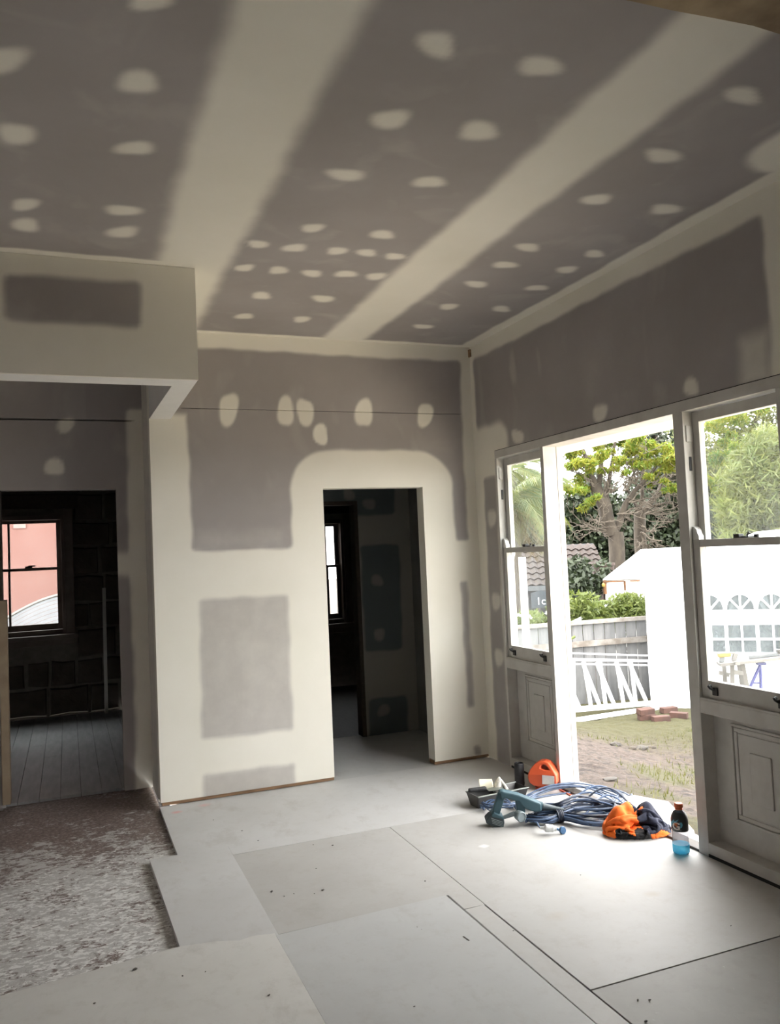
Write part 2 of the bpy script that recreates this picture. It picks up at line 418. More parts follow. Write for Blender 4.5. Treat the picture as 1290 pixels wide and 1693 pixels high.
# right wall --------------------------------------------------------------
FZ, FY0, FY1 = 2.228, -.311, -2.87
rspots = [(992,683,12,15),(1143,640,14,14),(856,722,10,12)]
def right_mask(U, V):
    g = srect(U, V, -2.79, -.055, 2.0, 2.945, .03, k=1)
    g = g * (1 - srect(U, V, -.50, .2, .5, 2.42, .06, .14, k=2))
    g = np.maximum(g, .85 * srect(U, V, -.31, -.115, -.1, 2.05, .025, k=3))
    g = g * (1 - .55 * srect(U, V, -2.79, -2.60, 2.2, 2.45, .06, k=5))
    g = np.maximum(g, srect(U, V, -7.9, -3.0, -.1, 2.9, .05, k=4))
    m_ = 1 - g
    for k, (x, y, a, b) in enumerate(rspots):
        c = at(x, y, 0, 0); e = at(x + a, y, 0, 0) - c; q = at(x, y + b, 0, 0) - c
        m_ = np.maximum(m_, .7 * sblob(U, V, c[1:], e[1:], q[1:], k))
    for z_ in (1.75, 1.15, .75): m_ = np.maximum(m_, .6 * sblob(U, V, (-.22, z_), (.06, 0), (0, .07), 3))
    m_ = np.maximum(m_, .16 * sblob(U, V, (-1.5, 2.5), (.08, .09), (-.06, .12), 4, .6))
    m_ = np.maximum(m_, .3 * sblob(U, V, (-.62, 2.75), (.05, 0.0), (.02, .12), 4, .5))
    m_ = np.maximum(m_, .22 * sblob(U, V, (-.95, 2.72), (.03, 0.0), (.01, .10), 5, .5))
    return m_
wr = plaster_sheet('wall_right', lines(-8, -3, .25, (-6.3, -7.0)) + lines(-3, .6, .02, (FY0, FY1))[1:], lines(0, H, .02, (FZ, 2.2)), lambda U, V, D: (D, U, V), right_mask,
                   holes=[(FY1, FY0, -1, FZ), (-7.0, -6.3, -1, 2.2)], thick=.10, flip=True)  # the second hole is the unseen opening added for daylight
struct(wr, 'right plasterboard wall above the white window and door frame', 'wall')
b = MB().box(-.012, .004, -.03, .002, H - .075, H - .02)
struct(b.build('trim_3', 'raw_timber'), 'scrap of bare timber in the ceiling corner', 'trim')

# unseen rest of the room shell
b = MB().box(-5.1, -5, -8.1, .6, 0, H)
struct(b.build('wall_left', 'plasterboard'), 'left side wall of the room', 'wall')
b = MB().box(-5.1, .14, -8.1, -8.0, 0, H)
struct(b.build('wall_front', 'plasterboard'), 'wall behind the camera', 'wall')
# old plaster beam at the top right edge of the picture
bm_ = MB(); N_ = 40
top, bot = [], []
for i in range(N_ + 1):
    x = -4.98 + 4.978 * i / N_
    top.append((x, -3.812 + .012 * math.sin(x * 7) + rnd.uniform(-.006, .006)))
for i in range(N_):
    (xa, ya), (xb, yb) = top[i], top[i + 1]
    bm_.add([(xa, ya, H - .005), (xb, yb, H - .005), (xb, yb - .012, 2.9), (xa, ya - .012, 2.9), (xa, -4.05, 2.9), (xb, -4.05, 2.9), (xa, -4.05, H - .005), (xb, -4.05, H - .005)],
            [(0, 1, 2, 3), (3, 2, 5, 4), (4, 5, 7, 6)])
struct(bm_.build('trim_4', 'old_plaster'), 'rough brown old plaster beam at the top right corner', 'beam')

# ------------------------------------------------------------------ floor
fl = MB().box(-5, -.0, -8, .0, -.2, -.021).box(-5, -2.345, -.0, .6, -.2, -.021)
floor = struct(fl.build('floor', 'old_floor'), 'old worn floor with flaking paint under the new sheets', 'floor')
def sheet(name, poly, mt, z1=0.0, z0=-.0205, rot=0):
    n = len(poly); mb = MB()
    mb.prism([(x, y, z0) for x, y in poly], (0, 0, 0), (0, 0, z1 - z0))
    return mb.build('floor_sheet', mt, floor, bevel=.0012)
g_ = .0016
sheet('a', [(-2.355, -.92), (-2.353, -.004), (-.001, -.004), (-.001, -1.06), (-2.09, -1.06), (-2.09, -.92)], 'floor_sheet_pale')
sheet('b', [(-2.497, -.923), (-2.475, -2.0), (-2.09 - g_, -2.07), (-2.09 - g_, -.923)], 'floor_sheet_pale', .003)
sheet('c', [(-2.09, -1.06 - g_), (-1.21 - g_, -1.06 - g_), (-1.21 - g_, -2.19), (-1.31, -2.19), (-1.31, -2.03), (-2.09, -2.05)], 'floor_sheet_warm', -.0008)
sheet('d', [(-4.99, -2.08), (-3.12, -2.072), (-2.475, -1.985), (-2.33, -2.01), (-2.25, -2.045), (-2.19, -2.03), (-2.105, -2.05), (-2.105, -3.4), (-2.105, -4.4), (-4.99, -4.4)], 'floor_sheet_left', .007, -.0205)
sheet('e', [(-2.103, -2.062), (-1.325, -2.036), (-1.318, -3.3), (-1.315, -4.4), (-2.103, -4.4)], 'floor_sheet_grey', .004)
sheet('f', [(-1.31, -2.195), (-1.2165, -2.19), (-1.2165, -4.4), (-1.31, -4.4)], 'floor_sheet_warm', -.001)
sheet('g', [(-1.21, -1.06 - g_), (-.001, -1.06 - g_), (-.001, -2.958), (-1.21, -2.958)], 'floor_sheet_warm', 0)
sheet('h', [(-1.21, -2.963), (-.001, -2.963), (-.001, -4.4), (-1.21, -4.4)], 'floor_sheet_dull', -.0012)
sheet('i', [(-4.99, -4.403), (-2.5, -4.403), (-2.5, -7.99), (-4.99, -7.99)], 'floor_sheet_warm', 0)
sheet('j', [(-2.497, -4.403), (-.001, -4.403), (-.001, -7.99), (-2.497, -7.99)], 'floor_sheet_warm', 0)

# ------------------------------------------------------------------ white timber frame with two sash windows either side of the open doorway
fr = MB()
XD = .135
P_ = [(-.311, -.335), (-.908, -.945), (-2.156, -2.225), (-2.80, -2.87)]
root = struct(thing('door_1', 'white painted timber frame around the open doorway and side windows', 'door frame', (0, -1.55, 0)), 'white painted timber frame around the open doorway and side windows', 'door frame')
MB().box(-.004, XD, FY1, FY0, 2.17, FZ - .004).build('head', 'white_paint', root, bevel=.002)
for k, (a, b) in enumerate(P_):
    if k == 1:
        mb = MB()
        mb.box(-.004, .093, a, b, 0, 2.17)
        mb.box(.097, XD, a, b, 0, 2.17).box(.09, .1, a - .002 if k == 1 else a - .004, b + .004 if k == 1 else b + .002, 0, 2.17)
        mb.build('post', 'white_paint' if k == 2 else 'white_paint', root, bevel=.0015)
    else:
        MB().box(-.004, .10, a, b, 0, 2.17).build('post', 'white_paint', root, bevel=.002)
# dark gap above the frame
MB().box(-.001, .05, FY1, FY0, FZ - .0045, FZ - .0005).build('gap', 'dark_gap', root)
# sill strip in the doorway
MB().box(-.002, .075, -2.156, -.945, -.02, .012).build('threshold', 'dark_timber', root, bevel=.003)
MB().box(.075, XD + .03, -2.156, -.945, -.05, -.004).build('sill', 'white_paint_clean', root, bevel=.003)

def sash_window(n, y0, y1, label):
    T = struct(thing('window_%d' % n, label, 'window', (0, (y0 + y1) / 2, 0)), label, 'window')
    ya, yb = y0 - .002, y1 + .002
    def sashf(x0, x1, z0, z1, st, br, tr):
        return (MB().box(x0, x1, ya, ya - st, z0, z1).box(x0, x1, yb + st, yb, z0, z1)
                .box(x0 + .0004, x1 - .0004, ya - st, yb + st, z0, z0 + br).box(x0 + .0004, x1 - .0004, ya - st, yb + st, z1 - tr, z1))
    lo = sashf(.014, .048, .765, 1.533, .044, .085, .036).build('lower_sash', 'white_paint', T, bevel=.002)
    up = sashf(.054, .088, 1.497, 2.166, .044, .036, .052).build('upper_sash', 'white_paint', T, bevel=.002)
    MB().box(.030, .033, ya - .04, yb + .04, .84, 1.50).build('pane', 'window_glass', lo)
    MB().box(.070, .073, ya - .04, yb + .04, 1.53, 2.118).build('pane', 'window_glass', up)
    for s, yy in ((-1, ya), (1, yb)):           # curved horns on the lower sash
        q = [(0, 0), (.040, 0), (.040, .018), (.032, .030), (.027, .048), (.012, .062), (0, .066)]
        MB().prism([(.016, yy + s * u, 1.533 + v) for u, v in q], (0, 0, 0), (.03, 0, 0)).build('horn', 'white_paint_clean', lo)
        q = [(0, 0), (.040, 0), (.038, -.02), (.026, -.032), (.024, -.046), (.010, -.055), (0, -.056)]
        MB().prism([(.056, yy + s * u, 1.497 + v) for u, v in q], (0, 0, 0), (.03, 0, 0)).build('horn', 'white_paint_clean', up)
    yc = (ya + yb) / 2
    lk = MB().box(.02, .05, yc + .03, yc - .005, 1.533, 1.552).box(.03, .07, yc - .008, yc - .05, 1.533, 1.541)
    lk.tube([(.045, yc - .03, 1.541), (.04, yc - .045, 1.556), (.035, yc - .06, 1.55)], .005, 6)
    lk.tube([(.03, yc - .10, 1.533), (.03, yc - .10, 1.548)], .012, 8)
    lk.build('sash_lock', 'black_metal', lo, bevel=.002)
    for yy in (ya - .09, yb + .09):              # sash lifts
        l = MB().box(.006, .014, yy + .016, yy - .016, .785, .822)
        l.tube([(.008, yy + .006, .81), (-.012, yy + .010, .822), (-.016, yy + .016, .834)], .007, 6)
        l.tube([(.006, yy + .022, .828), (-.004, yy + .022, .828)], .009, 8)
        l.build('sash_lift', 'black_metal', lo, bevel=.002)
    # pulley plate in the jamb
    MB().box(.022, .038, ya + .0025, ya - .001, 1.875, 1.945).build('sash_pulley', 'black_metal', T, bevel=.002)
    MB().box(.012, .05, ya + .0005, ya - .004, 2.02, 2.10).build('parting_stop', 'white_paint', T)
    # sill rail, panelled apron below
    MB().box(-.004, XD, y0, y1, .69, .757).build('sill_rail', 'white_paint', T, bevel=.003)
    MB().box(-.002, .10, y0, y1, .752, .7655).build('sill_bead', 'white_paint', T, bevel=.002)
    MB().box(-.004, XD, y0, y1, .012, .067).build('bottom_rail', 'white_paint', T, bevel=.003)
    MB().box(-.008, .0, y0, y1, 0, .014).build('toe_gap', 'dark_gap', T)
    pn = MB().box(.075, XD, y0, y1, .067, .69).build('apron_panel', 'white_paint', T)
    def ring(x0, x1, o, w_, z0, z1):
        return (MB().box(x0, x1, y0 - o, y1 + o, z1 - w_, z1).box(x0, x1, y0 - o, y1 + o, z0, z0 + w_)
                .box(x0, x1, y0 - o, y0 - o - w_, z0 + w_, z1 - w_).box(x0, x1, y1 + o + w_, y1 + o, z0 + w_, z1 - w_))
    ring(.064, .078, .115, .012, .192, .652).build('panel_moulding', 'white_paint', pn, bevel=.003)
    ring(.069, .078, .130, .020, .207, .637).build('panel_moulding', 'white_paint', pn, bevel=.004)
    MB().box(.071, .078, y0 - .156, y1 + .156, .234, .61).build('raised_field', 'white_paint', pn, bevel=.002)
    MB().box(.0635, .078, y0 - .225, y1 + .225, .30, .535).build('raised_field', 'white_paint', pn, bevel=.004)
    # lining outside the glass, catching the daylight
    if n == 1:
        MB().box(.150, .172, y0 + .03, y0 - .038, .74, 1.46).box(.150, .172, y1 + .06, y1 + .04, .74, 1.46).box(.150, .172, y0 - .038, y1 + .04, .74, .76).box(.172, .180, y0 - .008, y0 - .026, .80, 1.38).build('fly_screen_frame', 'white_paint_clean', T)
    return T
sash_window(1, P_[0][1], P_[1][0], 'narrow white sash window with panelled base left of the open doorway')
sash_window(2, P_[2][1], P_[3][0], 'white sash window with panelled base right of the open doorway')

# eaves outside the right wall
ev_ = MB().prism([(.10, -8.1, 2.34), (.62, -8.1, 2.215), (.62, -8.1, 2.36), (.10, -8.1, 2.36)], (0, -8.1, 0), (0, 1.2, 0))
struct(ev_.build('trim_6', 'white_paint_clean'), 'white sloping eaves lining outside above the doorway', 'eaves')

# plain frame of a second, unseen opening added to let daylight in
b = MB().box(-.004, XD, -6.3, -6.36, 0, 2.2).box(-.004, XD, -6.94, -7.0, 0, 2.2).box(-.004, XD, -6.94, -6.36, 2.14, 2.2)
struct(b.build('added_opening', 'white_paint'), 'white frame of an unseen opening added for more daylight', 'door frame')

# ------------------------------------------------------------------ hall behind the middle doorway
HY, HX, SY_ = 1.13, -.075, 3.79
mt, nt, b = nodes('shaded_hall_board')                  # plasterboard copy, darkened and cooled: the hall's shade is in the colour
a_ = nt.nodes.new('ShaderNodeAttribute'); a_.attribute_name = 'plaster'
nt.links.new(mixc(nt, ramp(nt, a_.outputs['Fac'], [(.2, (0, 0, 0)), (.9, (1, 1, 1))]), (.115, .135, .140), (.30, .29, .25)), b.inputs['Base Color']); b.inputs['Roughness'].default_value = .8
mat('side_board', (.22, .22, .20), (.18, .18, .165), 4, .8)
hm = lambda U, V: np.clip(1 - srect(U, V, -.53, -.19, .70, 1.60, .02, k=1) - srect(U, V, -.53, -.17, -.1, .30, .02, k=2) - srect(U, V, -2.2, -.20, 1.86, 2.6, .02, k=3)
                         + .8 * sum(sblob(U, V, (x, z), (.055, 0), (0, .05), k) for k, (x, z) in enumerate([(-.40, 1.30), (-.40, .84), (-.39, .20), (-.44, 1.955), (-.62, 2.04)])), 0, 1)
HD0, HD1, HDZ = -1.36, -.575, 1.963
o = plaster_sheet('wall_hall', lines(-2.2, HX, .02, (HD0, HD1)), lines(0, 2.7, .02, (HDZ,)), lambda U, V, D: (U, HY + D, V), hm, holes=[(HD0, HD1, -1, HDZ)], thick=.1, material='shaded_hall_board')
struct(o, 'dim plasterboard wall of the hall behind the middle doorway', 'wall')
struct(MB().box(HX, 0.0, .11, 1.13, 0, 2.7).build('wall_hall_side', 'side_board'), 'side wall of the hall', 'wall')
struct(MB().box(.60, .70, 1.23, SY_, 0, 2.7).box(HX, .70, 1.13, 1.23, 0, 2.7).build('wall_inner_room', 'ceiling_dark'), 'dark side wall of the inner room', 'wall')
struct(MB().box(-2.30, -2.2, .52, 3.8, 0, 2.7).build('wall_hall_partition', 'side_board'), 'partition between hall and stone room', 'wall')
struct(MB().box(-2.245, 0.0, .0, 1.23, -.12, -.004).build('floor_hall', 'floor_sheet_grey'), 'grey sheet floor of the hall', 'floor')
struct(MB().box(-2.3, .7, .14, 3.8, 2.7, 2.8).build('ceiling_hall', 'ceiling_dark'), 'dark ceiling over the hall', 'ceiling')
j = MB().box(HD1 - .012, HD1 + .022, HY - .012, HY + .11, 0, HDZ + .02).box(HD0 - .02, HD0 + .012, HY - .012, HY + .11, 0, HDZ + .02).box(HD0 + .012, HD1 - .012, HY - .012, HY + .11, HDZ - .012, HDZ + .02)
struct(j.build('trim_5', 'dark_timber', bevel=.002), 'dark door lining of the far hall doorway', 'door frame')
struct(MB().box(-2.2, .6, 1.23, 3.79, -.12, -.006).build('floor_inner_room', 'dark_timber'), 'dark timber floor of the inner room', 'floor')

# ------------------------------------------------------------------ stone wall of the old house with two windows
SY = 3.79
WX0, WX1, WZ0, WZ1 = -3.62, -2.865, .84, 2.08      # stone room window opening
IX0, IX1, IZ0, IZ1 = -.085, .205, .73, 1.95           # inner room window opening (seen edge on through two doorways)
st = MB()
def ring_wall(mb, x0, x1, z0, z1, holes, y0, y1):
    xs = sorted({x0, x1, *[h[0] for h in holes], *[h[1] for h in holes]})
    zs = sorted({z0, z1, *[h[2] for h in holes], *[h[3] for h in holes]})
    for i in range(len(xs) - 1):
        for k in range(len(zs) - 1):
            cx, cz = (xs[i] + xs[i + 1]) / 2, (zs[k] + zs[k + 1]) / 2
            if any(h[0] < cx < h[1] and h[2] < cz < h[3] for h in holes): continue
            mb.box(xs[i], xs[i + 1], y0, y1, zs[k], zs[k + 1])
    return mb
ring_wall(st, -5, .7, -.1, 3.0, [(WX0, WX1, WZ0, WZ1), (IX0, IX1, IZ0, IZ1)], SY + .012, SY + .30)
wall_stone = struct(st.build('wall_stone', 'mortar'), 'dark rough stone wall with pale mortar joints beyond the left doorway', 'wall')
def stone(x0, x1, z0, z1):
    mb = MB(); p = .018; jj = lambda: rnd.uniform(-.012, .012)
    a = [(x0 + jj(), z0 + jj()), ((x0 + x1) / 2, z0 + jj()), (x1 + jj(), z0 + jj()), (x1 + jj(), z1 + jj()), ((x0 + x1) / 2, z1 + jj()), (x0 + jj(), z1 + jj())]
    cx, cz = (x0 + x1) / 2, (z0 + z1) / 2
    d = rnd.uniform(.0, .014)
    vs = [(x, SY + .014, z) for x, z in a] + [(cx + (x - cx) * .93, SY - d + rnd.uniform(-.003, .003), cz + (z - cz) * .88) for x, z in a] + [(cx, SY - d - .008, cz)]
    n = 6
    fs = [(i, (i + 1) % n, n + (i + 1) % n, n + i) for i in range(n)] + [(n + i, n + (i + 1) % n, 12) for i in range(n)]
    mb.add(vs, fs).build('stone_block', 'stone', wall_stone)
z = 0.0
for hgt in (.30, .27, .31, .27, .29, .30, .26, .31, .28, .30):
    x = -3.75 - rnd.uniform(0, .2)
    while x < -2.32:
        wd = rnd.choice((.24, .32, .42, .55)) + rnd.uniform(-.03, .03)
        x1 = min(x + wd, -2.31)
        if x1 - x > .08 and x1 > -3.75:
            segs = [(x, x1)]
            if z + hgt > WZ0 - .10 and z < WZ1 + .06:
                segs = []
                if x < WX0 - .03: segs.append((x, min(x1, WX0 - .01)))
                if x1 > WX1 + .05: segs.append((max(x, WX1 + .03), x1))
            for a, b in segs:
                if b - a > .06: stone(a + .012, b - .012, z + .012, z + hgt - .012)
        x = x1
    z += hgt
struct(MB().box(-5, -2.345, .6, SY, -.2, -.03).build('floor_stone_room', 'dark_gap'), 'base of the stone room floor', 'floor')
fs_ = bpy.data.objects['floor_stone_room']
pw = .132; k = 0
me_ = None
x = -3.86
while x < -2.36:
    for (ya, yb) in ((.605, 1.9 + .5 * (k % 3) / 2), (1.9 + .5 * (k % 3) / 2, SY - .002)):
        MB().box(x, min(x + pw - .003, -2.346), ya, yb - .003, -.03, -.004 + rnd.uniform(-.001, .001)).build('floor_plank', 'floor_board', fs_)
    x += pw; k += 1
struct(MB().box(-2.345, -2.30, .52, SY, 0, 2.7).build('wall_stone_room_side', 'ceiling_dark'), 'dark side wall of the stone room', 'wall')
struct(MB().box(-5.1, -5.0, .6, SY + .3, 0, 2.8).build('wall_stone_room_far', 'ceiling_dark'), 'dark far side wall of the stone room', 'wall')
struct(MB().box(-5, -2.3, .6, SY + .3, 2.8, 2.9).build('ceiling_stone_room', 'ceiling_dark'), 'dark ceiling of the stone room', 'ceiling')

def old_window(n, x0, x1, z0, z1, bars, label, wide=.10):
    T = struct(thing('window_%d' % n, label, 'window', ((x0 + x1) / 2, SY, z0)), label, 'window')
    f = MB()
    for a, b in ((x0, x0 + .05), (x1 - .05, x1)): f.box(a, b, SY - .02, SY + .20, z0, z1)
    f.box(x0 + .05, x1 - .05, SY - .02, SY + .20, z1 - .05, z1).box(x0 + .05, x1 - .05, SY - .02, SY + .20, z0, z0 + .05)
    f.box(x0 - wide + .03, x0 + .02, SY - .035, SY - .0195, z0, z1 + .06).box(x1 - .02, x1 + wide - .03, SY - .035, SY - .0195, z0, z1 + .06)
    f.build('frame', 'window_brown', T, bevel=.003)
    MB().box(x0 - .10, x1 + .10, SY - .085, SY + .05, z0 - .045, z0 - .002).box(x0 - .06, x1 + .06, SY - .03, SY, z0 - .11, z0 - .047).build('sill', 'window_brown', T, bevel=.004)
    MB().box(x0 - .05, x1 + .12, SY - .03, SY - .004, z1 + .065, z1 + .22).build('lintel', 'dark_timber', T, bevel=.004)
    zm = z0 + (z1 - z0) * .55
    for nm, (a, b), yy in (('lower_sash', (z0 + .05, zm + .015), SY + .05), ('upper_sash', (zm - .015, z1 - .05), SY + .095)):
        s = MB(); xa, xb = x0 + .05, x1 - .05
        s.box(xa, xa + .045, yy, yy + .035, a, b).box(xb - .045, xb, yy, yy + .035, a, b)
        s.box(xa + .045, xb - .045, yy, yy + .035, a, a + (.06 if nm[0] == 'l' else .03)).box(xa + .045, xb - .045, yy, yy + .035, b - .03, b)
        for bx in bars: s.box(bx - .011, bx + .011, yy + .006, yy + .03, a + .03, b - .03)
        so = s.build(nm, 'window_brown', T, bevel=.002)
        MB().box(xa + .03, xb - .03, yy + .016, yy + .019, a + .02, b - .02).build('pane', 'window_glass', so)
        if nm[0] == 'l':
            MB().box(x1 - .40, x1 - .33, yy + .0, yy + .03, b, b + .018).box(x1 - .37, x1 - .30, yy, yy + .02, b + .012, b + .026).build('sash_lock', 'black_metal', so)
    return T
mat('window_brown', (.20, .165, .14), (.15, .12, .10), 7, .5, .05)
old_window(3, WX0 + .0, WX1, WZ0, WZ1, (-3.415,), 'brown framed sash window in the dark stone wall')
old_window(4, IX0, IX1, IZ0, IZ1, (), 'dark sash window seen through the middle doorway')

# stick leaning on the stone wall
a = at(176, 1176, 1, SY - .16); bb = at(172, 975, 1, SY - .03)
mb = MB(); mb.bar((a[0], a[1], .0), (bb[0], bb[1], bb[2] + .02), .035, .02, up=(0, 1, 0))
tag(mb.build('timber_batten', 'white_paint', bevel=.002), 'pale timber batten leaning against the dark stone wall', 'batten')

# ================================================================== outside
GZ = -.90
def gz(x, y):
    t = min(1, max(0, (x - .3) / 3.6)); t = t * t * (3 - 2 * t)
    return -.22 - (-.22 - GZ) * t
def gpt(px, py):                              # pixel -> point on the sloping yard
    lo = 1.0; d = ray(px, py); t = 3.0
    for _ in range(4000):
        p = CAM + d * t
        if p[2] <= gz(p[0], p[1]): return p
        t += .005
    return p
def leaf_mat(name, c1, c2, tr=.35):
    mt, nt, b = nodes(name)
    gi = nt.nodes.new('ShaderNodeNewGeometry')
    n = tex(nt, 1.1, 3)
    r_ = nt.nodes.new('ShaderNodeMath'); r_.operation = 'MULTIPLY_ADD'
    nt.links.new(gi.outputs['Random Per Island'], r_.inputs[0]); r_.inputs[1].default_value = .6; nt.links.new(n, r_.inputs[2])
    col = ramp(nt, r_.outputs[0], [(.35, c1), (1.0, c2)])
    nt.links.new(col, b.inputs['Base Color']); b.inputs['Roughness'].default_value = .6
    t = nt.nodes.new('ShaderNodeBsdfTranslucent'); nt.links.new(col, t.inputs[0])
    mx = nt.nodes.new('ShaderNodeMixShader'); mx.inputs[0].default_value = tr
    out = nt.nodes['Material Output']
    nt.links.new(b.outputs[0], mx.inputs[1]); nt.links.new(t.outputs[0], mx.inputs[2]); nt.links.new(mx.outputs[0], out.inputs[0])
leaf_mat('leaf_jacaranda', (.050, .145, .014), (.205, .205, .022), .5)
leaf_mat('leaf_hedge', (.010, .018, .007), (.026, .038, .014), .15)
leaf_mat('leaf_feather', (.055, .085, .014), (.130, .142, .036), .4)
leaf_mat('leaf_olive', (.045, .070, .014), (.11, .115, .026), .4)
leaf_mat('leaf_palm', (.036, .066, .010), (.105, .112, .024), .4)
leaf_mat('leaf_palm_dry', (.10, .068, .022), (.15, .105, .04), .3)
leaf_mat('leaf_shrub', (.062, .100, .016), (.135, .165, .04), .4)
leaf_mat('flower_white', (.5, .5, .45), (.6, .6, .55), .3)
leaf_mat('grass_blade', (.06, .085, .016), (.12, .115, .035), .3)
mat('bark', (.062, .050, .036), (.034, .027, .020), 9, .95, .5, stretch=(1, 1, .4), bdist=.03)
mat('twig', (.125, .103, .078), (.075, .062, .048), 9, .9)
mat('white_sheet', (.70, .72, .74), (.66, .68, .70), 3, .5)
mat('roof_white', (.62, .62, .61), (.56, .55, .53), 3, .5)
mat('rust', (.16, .07, .025), (.09, .045, .02), 14, .9, .2)
mat('fence_grey', (.165, .165, .163), (.095, .096, .098), 5, .7, .1, stretch=(1, 1, .3))
mat('fence_light', (.24, .225, .205), (.13, .11, .09), 6, .8, .1)
mat('roof_tile', (.055, .041, .035), (.032, .025, .022), 7, .9, .3)
mat('house_dark', (.020, .020, .022), (.03, .03, .032), 5, .8)
mat('sign_blue', (.045, .055, .065), (.035, .043, .05), 5, .6)
mat('blue_steel', (.03, .035, .16), (.025, .028, .12), 8, .45)
mat('alu_grey', (.12, .125, .13), (.09, .095, .10), 8, .4, metal=.2)
mat('timber_pale', (.16, .15, .135), (.12, .11, .10), 6, .7, .1)
mat('yellow_plastic', (.22, .17, .03), (.18, .14, .03), 8, .5)
mat('terracotta', (.050, .030, .022), (.035, .022, .018), 8, .8)
mat('pink_render', (.135, .058, .046), (.165, .085, .07), 1.3, .9, .05, .25, .75)
mat('white_metal_roof', (.105, .11, .115), (.085, .09, .095), 3, .5)
mat('concrete', (.115, .11, .10), (.075, .07, .065), 7, .85, .1)

# yard ---------------------------------------------------------------------
def yard_mat():
    mt, nt, b = nodes('yard_ground')
    n1 = tex(nt, 1.0, 5, .65, .3); n2 = tex(nt, 11, 9, .78, .5, (1, 1.3, 1)); n3 = tex(nt, 46, 4, .7)
    dirt = ramp(nt, n2, [(.36, (.008, .0055, .004)), (.45, (.042, .029, .022)), (.64, (.105, .077, .060))])
    grass = ramp(nt, n3, [(.3, (.034, .036, .010)), (.7, (.070, .060, .021))])
    at_ = nt.nodes.new('ShaderNodeAttribute'); at_.attribute_name = 'grass'
    ad = nt.nodes.new('ShaderNodeMath'); ad.operation = 'MULTIPLY_ADD'; ad.inputs[1].default_value = .9
    nt.links.new(n2, ad.inputs[0]); nt.links.new(at_.outputs['Fac'], ad.inputs[2])
    c = mixc(nt, ramp(nt, ad.outputs[0], [(.62, (0, 0, 0)), (1.05, (1, 1, 1))]), dirt, grass)
    c = mixc(nt, ramp(nt, n3, [(.72, (0, 0, 0)), (.78, (.8, .8, .8))]), c, (.21, .18, .14))
    nt.links.new(c, b.inputs['Base Color']); b.inputs['Roughness'].default_value = .95
    bump(nt, b, n2, .8, .05)
yard_mat()
def grassiness(x, y):
    d = math.hypot(x - .2, y + 1.5)
    g = min(1, max(0, (d - 3.7) / 2.6)) * .62
    for cx, cy, r in [(2.0, .6, .35), (1.1, -.45, .3), (.75, -1.3, .2), (1.7, .15, .3), (2.9, .9, .5), (.55, -1.75, .15)]:
        g += .55 * math.exp(-((x - cx) ** 2 + (y - cy) ** 2) / (r * r))
    return g
yx = np.concatenate([np.linspace(.14, 5, 120), np.linspace(5.4, 14, 20)]); yy = np.concatenate([np.linspace(-9, -3.2, 15), np.linspace(-3, 5.2, 200), np.linspace(5.6, 9, 8)])
vs, fs, ga = [], [], []
for j_, y in enumerate(yy):
    for i_, x in enumerate(yx):
        nz = mnoise.noise(Vector((x * 1.3, y * 1.3, 0))) * .03 + mnoise.noise(Vector((x * 6, y * 6, 3))) * .018 + mnoise.noise(Vector((x * 13, y * 13, 9))) * .016
        drop = max(0, (x * .18 + y - 6.0)) * .5
        vs.append((x, y, gz(x, y) + nz - min(.5, drop))); ga.append(grassiness(x, y))
nx_ = len(yx)
for j_ in range(len(yy) - 1):
    for i_ in range(nx_ - 1):
        fs.append((j_ * nx_ + i_, j_ * nx_ + i_ + 1, (j_ + 1) * nx_ + i_ + 1, (j_ + 1) * nx_ + i_))
me = bpy.data.meshes.new('ground'); me.from_pydata(vs, [], fs)
at_ = me.attributes.new('grass', 'FLOAT', 'POINT'); at_.data.foreach_set('value', ga)
ground = finish(me, 'ground', 'yard_ground', smooth=True)
struct(ground, 'patchy dirt and grass yard outside the open doorway', 'ground')
fg = MB().box(-40, 60, 4.0, 90, -2.2, -1.5)
struct(fg.build('ground_beyond', 'yard_ground'), 'lower ground beyond the fence', 'ground')
struct(MB().box(.14, 40, -40, -9, -1.2, -.95).build('ground_side', 'yard_ground'), 'yard continuing past the right window', 'ground')
# grass blades
gv, gf = [], []
for _ in range(16000):
    x = rnd.uniform(.4, 4.6); y = rnd.uniform(-2.2, 3.0)
    if rnd.random() > max(0, grassiness(x, y) - .15) * 1.1: continue
    b0 = Vector((x, y, gz(x, y) - .01)); a = rnd.uniform(0, 6.28); h = rnd.uniform(.025, .075)
    s_ = Vector((math.cos(a), math.sin(a), 0)) * .006; l = Vector((rnd.uniform(-.03, .03), rnd.uniform(-.03, .03), h))
    n = len(gv); gv += [tuple(b0 - s_), tuple(b0 + s_), tuple(b0 + l)]; gf.append((n, n + 1, n + 2))
mb = MB(); mb.v = gv; mb.f = gf
tag(mb.build('grass', 'grass_blade', recalc=False), 'short green grass growing in the dirt yard', 'grass', kind='stuff')

# slab / ramp at the door
pp = [at(957, 1292, 2, -.06), at(1041, 1314, 2, -.06), at(1106, 1326, 2, -.06)]
q = [(.166, pp[0][1]), (pp[0][0], pp[0][1]), (pp[1][0], pp[1][1]), (pp[2][0], pp[2][1]), (.30, -1.78), (.166, -1.82)]
mb = MB(); mb.prism([(x, y, -.10) for x, y in q], (0, 0, 0), (0, 0, .045))
mat('pale_step', (.60, .57, .52), (.50, .47, .42), 7, .85, .1)
tag(mb.build('door_step', 'pale_step', bevel=.006), 'pale slab step just outside the open doorway', 'step')
mb = MB().box(.17, .32, -1.6, -.95, -.3, -.101)
tag(mb.build('step_support', 'concrete'), 'block under the pale doorway slab', 'block')
